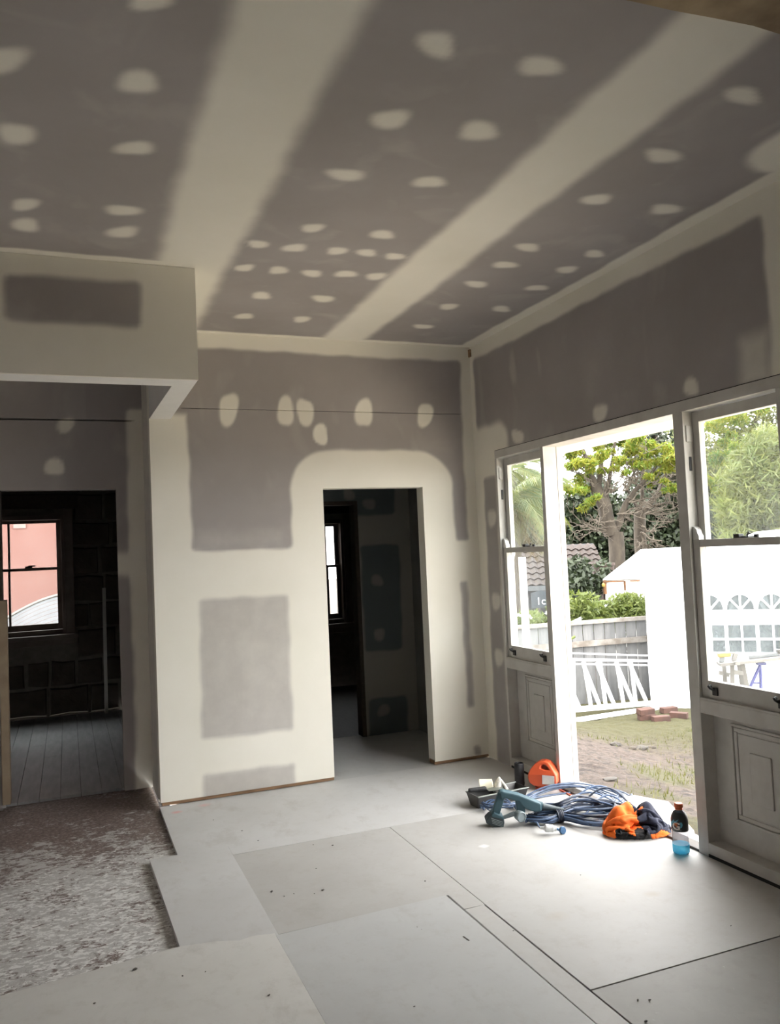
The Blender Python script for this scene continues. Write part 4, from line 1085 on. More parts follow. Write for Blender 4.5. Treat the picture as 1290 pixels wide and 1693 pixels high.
hd = thing('dark_hedge', 'tall dark evergreen hedge filling the background behind the trees', 'hedge', (*tp3(1060, 930, 26)[:2], -1.6))
mb = MB()
for _ in range(760):
    px_ = rnd.uniform(800, 1420); top_y = 818 + 22 * math.sin(px_ * .05) - (75 if px_ > 1130 else 0) - (30 if 1050 < px_ < 1130 else 0)
    py_ = rnd.uniform(top_y, 1000)
    leaves(mb, tp3(px_, py_, 27 + rnd.uniform(-.6, 1.5)), .60, 110, .20, .13, 1, 0)
mb.build('foliage', 'leaf_hedge', hd, recalc=False)['kind'] = 'stuff'
mb = MB()
for px_ in range(940, 1420, 45):
    q = tp3(px_, 985, 26.5); mb.tube([(q.x, q.y, -1.6), (q.x + .2, q.y, -.4), (q.x, q.y + .1, 1.2)], [.10, .08, .03], 6)
mb.build('stem', 'bark', hd)
hb = thing('background_tree', 'dark tree rising against the sky behind the doorway trees', 'tree', (*tp3(1085, 930, 30)[:2], -1.6))
mb = MB()
for _ in range(60):
    a_ = rnd.uniform(0, 6.28); rr = rnd.random() ** .5
    leaves(mb, tp3(1085 + 45 * rr * math.cos(a_), 760 + 75 * rr * math.sin(a_), 30 + rnd.uniform(-1, 1)), .6, 70, .22, .10)
mb.build('foliage', 'leaf_hedge', hb, recalc=False)['kind'] = 'stuff'
mb = MB(); q = tp3(1085, 930, 30); branch(mb, (q.x, q.y, -1.6), tp3(1085, 720, 30), .22, .06); mb.build('trunk', 'bark', hb)

hb = thing('background_tree', 'tall light green tree against the sky above the feathery tree', 'tree', (*tp3(1240, 930, 24)[:2], -1.6))
mb = MB()
for _ in range(150):
    a_ = rnd.uniform(0, 6.28); rr = rnd.random() ** .5
    leaves(mb, tp3(1245 + 120 * rr * math.cos(a_), 715 + 85 * rr * math.sin(a_), 24 + rnd.uniform(-1, 1)), .5, 55, .19, .07, .7)
mb.build('foliage', 'leaf_olive', hb, recalc=False)['kind'] = 'stuff'
mb = MB(); q = tp3(1240, 930, 24); branch(mb, (q.x, q.y, -1.6), tp3(1245, 690, 24), .20, .05); mb.build('trunk', 'bark', hb)
# feathery tree seen through the right window
FD = 17.5
ft = thing('feathery_tree', 'feathery light green tree seen through the right window', 'tree', (*tp3(1290, 950, FD)[:2], -1.2))
mb = MB(); q = tp3(1300, 960, FD); branch(mb, (q.x, q.y, -1.2), tp3(1300, 760, FD), .14, .05)
for a in ((1250, 800), (1225, 850), (1340, 780), (1270, 740), (1240, 900)): branch(mb, tp3(1300, 880, FD), tp3(*a, FD - .3), .04, .012)
mb.build('trunk', 'twig', ft, smooth=True)
mb = MB()
for _ in range(340):
    a_ = rnd.uniform(0, 6.28); rr = rnd.random() ** .55
    px_, py_ = 1300 + 105 * rr * math.cos(a_), 835 + 125 * rr * math.sin(a_)
    if py_ < 715 or (px_ < 1225 and py_ < 780): continue
    leaves(mb, tp3(px_, py_, FD + rnd.uniform(-1.0, .5)), .34, 85, .26, .032, .8, -.35, .1)
mb.build('foliage', 'leaf_feather', ft, recalc=False)['kind'] = 'stuff'

# palm
PD = 14.5
def palm(px_, py_, d, label, n, L, dry, top_h):
    c = tp3(px_, py_, d)
    t = thing('palm_tree', label, 'palm', (c.x, c.y, -1.5))
    MB().tube([(c.x, c.y, -1.5), (c.x + .05, c.y, c.z * .5 - .7), (c.x, c.y, c.z)], [.13, .10, .09], 10).build('trunk', 'bark', t, smooth=True)
    for k in range(n):
        a = 2 * math.pi * k / n * 2.6 + rnd.uniform(-.2, .2); up = rnd.uniform(-.35, 1.25); l = L * rnd.uniform(.8, 1.1)
        pts = []; pos = Vector(c); el = up
        dirh = Vector((math.cos(a), math.sin(a), 0)); sg_ = 12
        for i in range(sg_ + 1):
            pts.append(pos.copy()); pos = pos + (dirh * math.cos(el) + Vector((0, 0, math.sin(el)))) * (l / sg_); el -= (1.9 if up > .2 else 1.2) / sg_
        f = MB(); f.tube([tuple(p) for p in pts], [.016 * (1 - .8 * i / sg_) for i in range(sg_ + 1)], 5)
        side = dirh.cross(Vector((0, 0, 1)))
        for i in range(4, 44):
            t_ = i / 44 * sg_; i0 = int(t_); fr_ = t_ - i0; q = pts[i0].lerp(pts[min(i0 + 1, sg_)], fr_); dv = (pts[min(i0 + 1, sg_)] - pts[i0]).normalized()
            ll = .42 * math.sin(math.pi * (i / 46) ** .7) + .10
            for s_ in (-1, 1):
                e = q + (side * s_ * .7 + dv * .6 + Vector((0, 0, -.45 - .3 * rnd.random()))) * ll
                w_ = dv * .011; k0 = len(f.v)
                f.v += [tuple(q - w_), tuple(q + w_), tuple(q.lerp(e, .6) + w_ + Vector((0, 0, .02))), tuple(e)]; f.f.append((k0, k0 + 1, k0 + 2, k0 + 3))
        f.build('frond', 'leaf_palm_dry' if (up < 0 and dry) else 'leaf_palm', t, recalc=False)
palm(838, 840, PD, 'arching palm seen through the narrow left window and beside the door post', 24, 1.45, True, 0)
palm(846, 780, 19.0, 'taller palm rising behind the narrow left window', 16, 1.35, False, 0)

# shrubs behind the fence
def shrub(px_, py_, d, r, n, mt, label, l=.11, w_=.035, flowers=0, name='shrub'):
    c = tp3(px_, py_, d)
    t = thing(name, label, 'shrub', (c.x, c.y, -1.5))
    mb = MB()
    for _ in range(6):
        branch(mb, (c.x + rnd.uniform(-.1, .1), c.y + rnd.uniform(-.1, .1), -1.5), c + Vector((rnd.uniform(-r, r), rnd.uniform(-r, r), rnd.uniform(-r, r) * .5)), .02, .006, .1, 5, sides=5)
    mb.build('stem', 'twig', t)
    mb = MB()
    for _ in range(10): leaves(mb, c + Vector((rnd.uniform(-r, r) * .7, rnd.uniform(-r, r) * .7, rnd.uniform(-r, r) * .6)), r * .6, n, l, w_)
    mb.build('foliage', mt, t, recalc=False)['kind'] = 'stuff'
    if flowers:
        for _ in range(flowers):
            q = c + Vector((rnd.uniform(-r, r), rnd.uniform(-r, r), rnd.uniform(-r, r) * .8)); q -= Vector(ray(px_, py_)) * .25
            f = MB(); leaves(f, q, .035, 12, .05, .045, 1, 0, 0)
            f.build('flower', 'flower_white', t, recalc=False)
shrub(955, 1012, 13.6, .36, 130, 'leaf_shrub', 'light green shrub behind the left end of the fence')
shrub(992, 1015, 13.8, .32, 120, 'leaf_shrub', 'light green shrub behind the middle of the fence below the shed')
shrub(1048, 1008, 13.9, .34, 130, 'leaf_shrub', 'yellowish green shrub beside the marquee corner behind the fence')
shrub(1022, 1020, 13.9, .26, 90, 'leaf_shrub', 'low green shrub between two taller shrubs behind the fence')
shrub(892, 1034, 12.9, .29, 100, 'leaf_shrub', 'leafy shrub with white flowers seen through the narrow left window', flowers=20, name='flowering_shrub')
shrub(866, 1034, 13.1, .26, 90, 'leaf_shrub', 'green shrub at the far left of the narrow left window', flowers=8, name='flowering_shrub')
shrub(962, 960, 17.0, .50, 120, 'leaf_hedge', 'dark glossy shrub left of the white shed', .14, .07)
pt_ = tp3(998, 945, 17.6)
mb = MB().lathe([(.06, 0), (.16, .05), (.22, .2), (.23, .32), (.25, .33), (.25, .38), (.22, .38), (.20, .3), (.0, .3)], 18, (pt_.x, pt_.y, pt_.z - .2))
mb.bar((pt_.x, pt_.y, -1.5), (pt_.x, pt_.y, pt_.z - .2), .25, .25, up=(1, 0, 0))
tag(mb.build('terracotta_pot', 'terracotta', smooth=True), 'terracotta pot on a stand at the foot of the large tree', 'pot')

# pink rendered building beyond the stone room window ---------------------------
mat('vent_pink', (.25, .15, .13), (.22, .13, .12), 9, .8)
pk = thing('pink_building', 'pink rendered building outside the stone room window', 'building', (-4.2, 7.2, -.6))
MB().box(-9, -1.6, 7.2, 7.5, -.8, 3.6).build('wall', 'pink_render', pk)
q0 = at(22, 862, 1, 7.195); MB().box(q0[0], q0[0] + .16, 7.185, 7.2, q0[2] - .10, q0[2] + .02).build('vent', 'vent_pink', pk)
q0 = at(30, 870, 1, 7.19)
cr = thing('curved_metal_roof', 'white ribbed curved metal roof below the stone room window', 'roof', (-4.2, 6.2, .3))
prev = None; prof = []
for k in range(15):
    t = k / 14; px_ = -18 + 150 * t; py_ = 1052 - 62 * math.sin(min(1, .10 + t * .95) * math.pi / 2) - 10 * t
    prof.append(at(px_, py_, 1, 6.2))
for k in range(9):
    mb = MB()
    a0, a1 = k / 9, (k + .94) / 9
    for i in range(14):
        p, q = prof[i], prof[i + 1]
        def dn(v, a): return (v[0], 6.2 - a * .9, v[2] - a * .42)
        mb.add([dn(p, a0), dn(q, a0), dn(q, a1), dn(p, a1)], [(0, 1, 2, 3)])
    mb.build('roof_rib', 'white_metal_roof', cr)
mb = MB(); mb.tube([tuple(p) for p in prof], .03, 6); mb.build('roof_edge', 'timber_pale', cr)
struct(MB().box(-9, 3.0, SY + .3, 7.2, -.9, -.8).build('ground_rear', 'yard_ground'), 'ground between the stone wall and the pink building', 'ground')

# ================================================================== things lying on the floor by the doorway
mat('can_red', (.62, .10, .035), (.52, .08, .03), 8, .4, .03)
mat('label_white', (.80, .78, .74), (.70, .66, .62), 20, .6)
mat('black_rubber', (.016, .016, .018), (.028, .028, .03), 60, .6, .1)
mat('teal_tool', (.038, .090, .115), (.055, .115, .14), 9, .55, .05)
mat('tool_grey', (.30, .36, .38), (.22, .27, .29), 12, .55, .05)
mat('tool_dark', (.045, .065, .075), (.06, .08, .09), 12, .55)
mat('pan_dark', (.040, .039, .038), (.065, .063, .06), 14, .5, .05)
mat('steel', (.34, .37, .35), (.28, .30, .28), 20, .35, metal=.8)
mat('cream_plastic', (.72, .67, .52), (.62, .58, .46), 10, .5)
mat('crusty', (.60, .58, .52), (.34, .33, .30), 40, .8, .3)
mat('cord_blue', (.048, .085, .165), (.085, .13, .225), 20, .45, coord='Object')
mat('cord_navy', (.016, .022, .040), (.03, .042, .07), 20, .45)
mat('cord_pale', (.080, .122, .20), (.034, .055, .105), 20, .45)
mat('socket_white', (.70, .72, .72), (.60, .63, .64), 20, .35)
mat('plug_blue', (.06, .16, .32), (.05, .13, .27), 20, .4)
mat('hivis_orange', (.90, .17, .012), (.78, .13, .01), 30, .8, .05)
mat('navy_cloth', (.012, .014, .030), (.020, .024, .048), 25, .85, .08)
mat('black_cloth', (.008, .008, .009), (.014, .014, .016), 25, .9, .08)
mat('cap_orange', (.62, .12, .03), (.55, .10, .03), 20, .45)
mat('label_dark', (.028, .032, .034), (.04, .045, .047), 10, .4)
mat('label_cyan', (.10, .36, .50), (.08, .30, .44), 10, .4)
mat('label_grey', (.22, .24, .25), (.16, .18, .19), 30, .4)
mat('bolt_orange', (.60, .16, .03), (.5, .13, .03), 10, .4)
mat('debris_dark', (.05, .045, .04), (.09, .08, .07), 40, .9)
mat('debris_pale', (.70, .69, .66), (.55, .54, .5), 40, .9)

VD = Vector((RM[0, 1], RM[1, 1], 0)).normalized()            # horizontal viewing direction, and its right hand
VR = Vector((VD.y, -VD.x, 0))
def fpt(px, py): return Vector(at(px, py, 2, 0.0))
class Facing:                                                  # upright plane through a floor point, square to the view
    def __init__(s, px, py): s.o = fpt(px, py)
    def p(s, px, py, off=0.0): return Vector(hit(px, py, tuple(s.o), tuple(VD))) + VD * off

# bottle --------------------------------------------------------------------
c = fpt(1127, 1411)
bt = thing('drink_bottle', 'clear plastic drink bottle with orange cap and bright blue liquid', 'bottle', (c.x, c.y, 0), group=None)
def L(prof, n=40): return MB().lathe(prof, n, (c.x, c.y, 0.0), cap=False)
mt, nt, b = nodes('clear_bottle'); nt.nodes.remove(b)
t1 = nt.nodes.new('ShaderNodeBsdfTransparent'); t1.inputs[0].default_value = (.56, .545, .555, 1)
g1 = nt.nodes.new('ShaderNodeBsdfGlossy'); g1.inputs['Roughness'].default_value = .12; g1.inputs[0].default_value = (.55, .53, .55, 1)
lw = nt.nodes.new('ShaderNodeLayerWeight'); lw.inputs[0].default_value = .3
x1 = nt.nodes.new('ShaderNodeMixShader'); nt.links.new(ramp(nt, lw.outputs['Facing'], [(.1, (.05, .05, .05)), (.6, (.2, .2, .2)), (1, (.75, .75, .75))]), x1.inputs[0])
t2 = nt.nodes.new('ShaderNodeBsdfTranslucent'); t2.inputs[0].default_value = (.9, .88, .88, 1)
x0 = nt.nodes.new('ShaderNodeMixShader'); x0.inputs[0].default_value = .08
nt.links.new(t1.outputs[0], x0.inputs[1]); nt.links.new(t2.outputs[0], x0.inputs[2]); nt.links.new(x0.outputs[0], x1.inputs[1]); nt.links.new(g1.outputs[0], x1.inputs[2]); nt.links.new(x1.outputs[0], nt.nodes['Material Output'].inputs[0])
mt, nt, b = nodes('blue_liquid')
b.inputs['Base Color'].default_value = (.04, .50, .90, 1); b.inputs['Roughness'].default_value = .15
tl = nt.nodes.new('ShaderNodeBsdfTranslucent'); tl.inputs[0].default_value = (.10, .65, 1.0, 1)
tp_ = nt.nodes.new('ShaderNodeBsdfTransparent'); tp_.inputs[0].default_value = (.5, .92, 1.0, 1)
x1 = nt.nodes.new('ShaderNodeMixShader'); x1.inputs[0].default_value = .5; x2 = nt.nodes.new('ShaderNodeMixShader'); x2.inputs[0].default_value = .6
nt.links.new(b.outputs[0], x1.inputs[1]); nt.links.new(tl.outputs[0], x1.inputs[2]); nt.links.new(x1.outputs[0], x2.inputs[1]); nt.links.new(tp_.outputs[0], x2.inputs[2])
nt.links.new(x2.outputs[0], nt.nodes['Material Output'].inputs[0])
R0 = .040
L([(.0, .003), (.028, .001), (.036, .004), (R0, .012), (R0, .060), (R0 * .96, .066), (R0 * .955, .090), (R0 * .97, .112), (R0 + .0005, .118), (R0 + .0005, .168), (.037, .184), (.026, .204), (.0165, .214), (.0165, .232)]).build('bottle_body', 'clear_bottle', bt, smooth=True)
MB().lathe([(.0, .0045), (.035, .0055), (R0 + .0006, .013), (R0 + .0006, .050), (.0, .0502)], 40, (c.x, c.y, 0), cap=False).build('liquid', 'blue_liquid', bt, smooth=True)
lab = L([(R0 - .0005, .1145), (R0 + .0014, .117), (R0 + .0014, .168), (.0382, .184), (.0275, .2035)]).build('label_sleeve', 'label_dark', bt, smooth=True)
cp = MB().lathe([(.0, .222), (.0185, .222), (.0195, .224), (.0195, .241), (.0175, .244), (.0, .244)], 32, (c.x, c.y, 0), cap=False)
for k in range(20):
    a = 2 * math.pi * k / 20
    cp.tube([(c.x + .0195 * math.cos(a), c.y + .0195 * math.sin(a), .225), (c.x + .0195 * math.cos(a), c.y + .0195 * math.sin(a), .240)], .0011, 4)
cp.build('cap', 'cap_orange', bt, smooth=True)
MB().lathe([(.0180, .214), (.0195, .215), (.0195, .219), (.0180, .220)], 32, (c.x, c.y, 0), cap=True).build('cap_ring', 'cap_orange', bt, smooth=True)
ca = math.atan2(CAM[1] - c.y, CAM[0] - c.x) - .42
def wrap(u, z, off):                                        # label artwork wrapped round the bottle; u positive to the right
    r = (R0 + .0014 if z < .168 else R0 + .0014 - (z - .168) * .2) + off
    a = ca + u / (R0 + .0014); return (c.x + r * math.cos(a), c.y + r * math.sin(a), z)
vs, fs = text_mesh('G', .050, .0, .0016)
def subdiv_text(vs, fs):
    bm = bmesh.new(); V_ = [bm.verts.new(v) for v in vs]
    for f in fs:
        try: bm.faces.new([V_[i] for i in f])
        except Exception: pass
    bmesh.ops.triangulate(bm, faces=bm.faces[:])
    bmesh.ops.subdivide_edges(bm, edges=[e for e in bm.edges if e.calc_length() > .006], cuts=2, use_grid_fill=False)
    bmesh.ops.triangulate(bm, faces=bm.faces[:])
    bm.verts.index_update(); o = ([tuple(v.co) for v in bm.verts], [tuple(v.index for v in f.verts) for f in bm.faces]); bm.free(); return o
vs, fs = subdiv_text(vs, fs)
MB().add([wrap((v[0]) * 1.05, .127 + v[1] * .95, .0016) for v in vs], fs).build('label_letter', 'label_white', lab, recalc=False)
def wpoly(poly, off, name, mt):
    cx_ = sum(p[0] for p in poly) / len(poly); cz_ = sum(p[1] for p in poly) / len(poly)
    mb = MB(); n = len(poly); ringn = 4; vs = [wrap(cx_, cz_, off)]; fs = []
    for k in range(1, ringn + 1):
        for p in poly: vs.append(wrap(cx_ + (p[0] - cx_) * k / ringn, cz_ + (p[1] - cz_) * k / ringn, off))
    for i in range(n): fs.append((0, 1 + i, 1 + (i + 1) % n))
    for k in range(ringn - 1):
        for i in range(n):
            a, b_ = 1 + k * n + i, 1 + k * n + (i + 1) % n
            fs.append((a, b_, b_ + n, a + n))
    mb.add(vs, fs).build(name, mt, lab, recalc=False)
wpoly([(-.034 + .0, .150), (-.030, .160), (-.012, .172), (.014, .176), (.004, .164), (-.014, .158), (-.026, .146), (-.030, .132), (-.034, .138)], .0008, 'label_swoosh', 'label_cyan')
wpoly([(.016, .162), (.028, .163), (.031, .150), (.026, .138), (.017, .134), (.021, .148)], .0008, 'label_swoosh', 'label_cyan')
wpoly([(-.008, .157), (.010, .157), (.004, .149), (.010, .148), (-.003, .134), (.000, .144), (-.007, .145)], .0026, 'label_bolt', 'bolt_orange')
for zz in (.1245, .1205): wpoly([(-.028, zz), (.024, zz), (.024, zz + .0022), (-.028, zz + .0022)], .0008, 'label_line', 'label_grey')

# orange and navy work shirt -------------------------------------------------
def crumple(nu, nv, su, sv, cores, rx, ry, zmax, seed, steps=100):
    """position based cloth: a flat garment sheet dropped over low mounds and pushed together until it buckles into folds"""
    g = np.random.default_rng(seed)
    U, V = np.meshgrid(np.linspace(-.5, .5, nu), np.linspace(-.5, .5, nv))
    du, dv = su / (nu - 1), sv / (nv - 1)
    P = np.zeros((nv, nu, 3)); P[..., 0] = U * su * .9; P[..., 1] = V * sv * .9
    lo = sum(a_ * np.sin(U * f1 + V * f2 + ph) for a_, f1, f2, ph in [(g.uniform(.5, 1), g.uniform(-22, 22), g.uniform(-22, 22), g.uniform(0, 6.3)) for _ in range(9)])
    P[..., 2] = zmax * .9 + .014 * lo + g.normal(0, .002, (nv, nu))
    A = slice(None)
    fam = [((A, slice(0, -1)), (A, slice(1, None)), du, .5), ((slice(0, -1), A), (slice(1, None), A), dv, .5)]
    dd_ = math.hypot(du, dv)
    fam += [((slice(0, -1), slice(0, -1)), (slice(1, None), slice(1, None)), dd_, .35), ((slice(0, -1), slice(1, None)), (slice(1, None), slice(0, -1)), dd_, .35)]
    fam += [((A, slice(0, -2)), (A, slice(2, None)), du * 1.85, .2), ((slice(0, -2), A), (slice(2, None), A), dv * 1.85, .2)]
    fam += [((A, slice(0, -4)), (A, slice(4, None)), du * 3.0, .05), ((slice(0, -4), A), (slice(4, None), A), dv * 3.0, .05)]
    prev = P.copy(); th = .012
    for it in range(steps):
        t = min(1.0, it / (steps * .7)); fx = 2.1 + (1 - 2.1) * t
        vel = (P - prev) * .85; prev = P.copy(); P = P + vel; P[..., 2] -= .0010
        for sub in range(6):
            for a_, b_, l, k in fam:
                d = P[b_] - P[a_]; L_ = np.linalg.norm(d, axis=-1, keepdims=True) + 1e-9
                c_ = d * ((L_ - l) / L_ * k * .5); P[a_] += c_; P[b_] -= c_
            for (cx_, cy_, ax_, ay_, az_) in cores:
                X = P - np.array([cx_, cy_, 0]); e = np.sqrt((X[..., 0] / ax_) ** 2 + (X[..., 1] / ay_) ** 2 + (X[..., 2] / az_) ** 2) + 1e-6
                ins = e < 1; P[ins] += X[ins] * ((1 / e[ins] - 1) * .7)[:, None]
            q = np.hypot(P[..., 0] / (rx * fx), P[..., 1] / (ry * fx)); o = q > 1
            P[o, :2] -= P[o, :2] * (1 - 1 / q[o])[:, None] * .5
            P[..., 2] = np.clip(P[..., 2], .004, zmax)
        if it % 6 == 0:                                  # keep layers apart
            Q = P.reshape(-1, 3); Qf = Q.astype(np.float32); n2 = (Qf ** 2).sum(1)
            D2 = n2[:, None] + n2[None] - 2 * Qf @ Qf.T; np.fill_diagonal(D2, 1)
            I, J = np.nonzero(D2 < th * th)
            far = (np.abs(I // nu - J // nu) + np.abs(I % nu - J % nu)) > 2; I, J = I[far], J[far]
            if len(I):
                D = Q[I] - Q[J]; L_ = np.linalg.norm(D, axis=1) + 1e-6; np.add.at(Q, I, D * ((th - L_) / L_ * .25)[:, None]); P = Q.reshape(nv, nu, 3)
    fs = [(j * nu + i, j * nu + i + 1, (j + 1) * nu + i + 1, (j + 1) * nu + i) for j in range(nv - 1) for i in range(nu - 1)]
    return P.reshape(-1, 3).copy(), fs
c0 = fpt(1058, 1384) + VD * .05
shirt = thing('work_shirt', 'crumpled orange and navy work shirt on the floor at the doorway', 'shirt', (c0.x, c0.y, 0))
yawv = math.atan2(VR.y, VR.x)
P, fs = crumple(64, 52, .86, .70, [(-.085, .02, .060, .06, .145), (-.03, .05, .05, .05, .155), (.070, .03, .055, .06, .160), (.0, -.04, .13, .05, .045), (.12, -.03, .04, .05, .05)], .180, .105, .185, 14)
cy_, sy_ = math.cos(yawv), math.sin(yawv)
tmpm = bpy.data.meshes.new('tmp'); tmpm.from_pydata([(p[0] * cy_ - p[1] * sy_, p[0] * sy_ + p[1] * cy_, p[2]) for p in P.tolist()], [], fs)
tmpo = bpy.data.objects.new('tmp', tmpm); COL.objects.link(tmpo)
k = tmpo.modifiers.new('s', 'SUBSURF'); k.levels = 1; k.render_levels = 1
bpy.context.view_layer.update()
ev_m = bpy.data.meshes.new_from_object(tmpo.evaluated_get(bpy.context.evaluated_depsgraph_get()))
sv_ = [v.co.copy() for v in ev_m.vertices]; sf_ = [tuple(p.vertices) for p in ev_m.polygons]
bpy.data.objects.remove(tmpo); bpy.data.meshes.remove(tmpm); bpy.data.meshes.remove(ev_m)
groups = {'orange_cloth': [], 'navy_cloth': [], 'black_cloth': []}
for f in sf_:
    c_ = sum((sv_[i] for i in f), Vector()) / len(f)
    u_, v_, z_ = c_.dot(VR), c_.dot(VD), c_.z
    wv = .018 * math.sin(u_ * 60 + z_ * 40) + .012 * math.sin(v_ * 70 + 1)
    if u_ > .012 + wv and z_ > .040 - u_ * .12 + wv * .5: k = 'navy_cloth'
    elif u_ > .045 + wv * .5: k = 'orange_cloth'
    elif z_ < .038 + wv * .8 and v_ < .0 and u_ > -.13: k = 'black_cloth'
    else: k = 'orange_cloth'
    groups[k].append(f)
for nm, fl_ in groups.items():
    idx = {}; vv = []; ff = []
    for f in fl_:
        q = []
        for i in f:
            if i not in idx: idx[i] = len(vv); vv.append(sv_[i])
            q.append(idx[i])
        ff.append(tuple(q))
    mb = MB().add([tuple(p) for p in vv], ff)
    o = mb.build(nm, {'orange_cloth': 'hivis_orange'}.get(nm, nm), shirt, smooth=False, world=False, recalc=False)
    o.data.polygons.foreach_set('use_smooth', [True] * len(o.data.polygons))
    k = o.modifiers.new('thickness', 'SOLIDIFY'); k.thickness = .002; k.offset = 0

# extension cords ---------------------------------------------------------------
def smooth_rand(n, per, amp, seed):
    r_ = random.Random(seed); k = [r_.uniform(-amp, amp) for _ in range(n // per + 4)]; out = []
    for i in range(n):
        t = i / per; a = int(t); f = t - a; f = f * f * (3 - 2 * f); out.append(k[a] * (1 - f) + k[a + 1] * f)
    return out
def loops(n, per, A, B, seed, wl, wr, zl, zr, pinch=None):
    """n turns of a long narrow coil from floor point A (left bend) to B (right bend)."""
    A, B = Vector(A), Vector(B); ax = (B - A); side = Vector((-ax.y, ax.x, 0)).normalized(); N = n * per
    j1 = smooth_rand(N, per // 3, 1, seed); j2 = smooth_rand(N, per // 3, 1, seed + 1); j3 = smooth_rand(N, per // 4, 1, seed + 2); out = []
    for i in range(N):
        ph = 2 * math.pi * i / per
        t = .5 - .5 * math.cos(ph) * (1 + .16 * j1[i]) + .09 * j2[i]
        wdt = wl + (wr - wl) * t
        s_ = math.sin(ph) * wdt * (1 + .6 * j2[i]) + .03 * j3[i]
        if pinch:
            g = math.exp(-((t - pinch[0]) / .13) ** 2); s_ *= 1 - .8 * g
        zz = .005 + abs(j3[i]) * (zl + (zr - zl) * t) * .55 + (zr * math.sin(math.pi * min(1, max(0, t))) * max(0, j1[i] * .6 + .35) if math.sin(ph) > 0 else (zl * .5 + .01) * (j1[i] * .5 + .5))
        p = A + ax * t + side * s_; out.append((p.x, p.y, max(.0045, zz)))
    return out
CA, CB = fpt(872, 1362), fpt(1030, 1352)
cen = (CA + CB) / 2
c1 = thing('extension_cord', 'tied coil of blue extension cord with white plug end at the front', 'cord', (CA.x, CA.y, 0))
pts = loops(8, 40, CA, CB, 21, .05, .17, .03, .09, (.34,))
MB().tube(pts, .0056, 6).build('cable', 'cord_blue', c1, smooth=True)
c2 = thing('extension_cord', 'dark navy extension cord coiled through the blue cord beside the shirt', 'cord', (CA.x, CA.y, 0))
MB().tube(loops(8, 40, CA + Vector((.01, .01, 0)), CB + Vector((.01, .02, 0)), 57, .05, .16, .035, .10, (.36,)), .0056, 6).build('cable', 'cord_navy', c2, smooth=True)
DA, DB = fpt(862, 1334), fpt(1018, 1322)
c3 = thing('extension_cord', 'pale blue extension cord loosely coiled behind the teal tool', 'cord', (DA.x, DA.y, 0))
MB().tube(loops(7, 40, DA, DB, 91, .13, .20, .03, .05), .0056, 6).build('cable', 'cord_pale', c3, smooth=True)
EA, EB = fpt(800, 1342), fpt(850, 1340)
c4 = thing('extension_cord', 'short tangle of blue cord between the plaster pan and the teal tool', 'cord', (EA.x, EA.y, 0))
MB().tube(loops(4, 36, EA, EB, 33, .05, .06, .05, .05), .0045, 6).build('cable', 'cord_blue', c4, smooth=True)
# big arches standing up at the right
for k, (a, b_, h, mtx) in enumerate((((950, 1340), (1045, 1335), .10, 'cord_navy'), ((930, 1335), (1035, 1325), .085, 'cord_blue'), ((905, 1345), (1020, 1330), .07, 'cord_blue'), ((965, 1350), (1040, 1340), .08, 'cord_blue'))):
    A_, B_ = fpt(*a), fpt(*b_)
    pp = [A_.lerp(B_, t / 14) + Vector((0, 0, .006 + h * math.sin(math.pi * (t / 14) ** 1.35))) + VD * (.05 * math.sin(math.pi * t / 14)) for t in range(15)]
    MB().tube([tuple(p) for p in pp], .0056, 6).build('cable_loop', mtx, c2 if 'navy' in mtx else c1, smooth=True)
# tie round the coil: a few turns of cord
tp0 = CA.lerp(CB, .34); axd = (CB - CA).normalized(); sdv_ = Vector((-axd.y, axd.x, 0))
tie = []
for i in range(60):
    ph = 2 * math.pi * i / 15
    q = tp0 + axd * (i * .0006 - .018) + sdv_ * (.042 * math.cos(ph)) + Vector((0, 0, .034 + .030 * math.sin(ph))); tie.append(tuple(q))
MB().tube(tie, .0045, 6).build('tie', 'cord_navy', c1, smooth=True)
# plug end
FP = Facing(915, 1379)
s0, s1, s2 = FP.p(902, 1369) , FP.p(920, 1370), FP.p(930, 1374)
d_ = (s1 - s0).normalized()
sk = MB().lathe([(.006, -.03), (.009, -.012), (.013, -.004), (.020, .0), (.021, .018), (.019, .022), (.019, .040), (.014, .046), (.013, .058)], 18, tuple(s0), tuple(d_))
sk.build('socket', 'socket_white', c1, smooth=True)
dd = (-VD + VR * .45 + Vector((0, 0, .25))).normalized()
MB().lathe([(.0, -.008), (.017, -.007), (.020, -.002), (.020, .006), (.017, .010), (.0, .011)], 20, tuple(s2 + Vector((0, 0, .004))), tuple(dd), cap=False).tube([tuple(s1), tuple(s1.lerp(s2, .5)), tuple(s2)], .007, 8).build('plug_cap', 'plug_blue', c1, smooth=True)
MB().tube([tuple(CA + Vector((.02, -.03, .02))), tuple(CA.lerp(s0, .5) + Vector((0, -.01, .02))), tuple(s0 - d_ * .03)], .0046, 6).build('lead', 'cord_blue', c1, smooth=True)

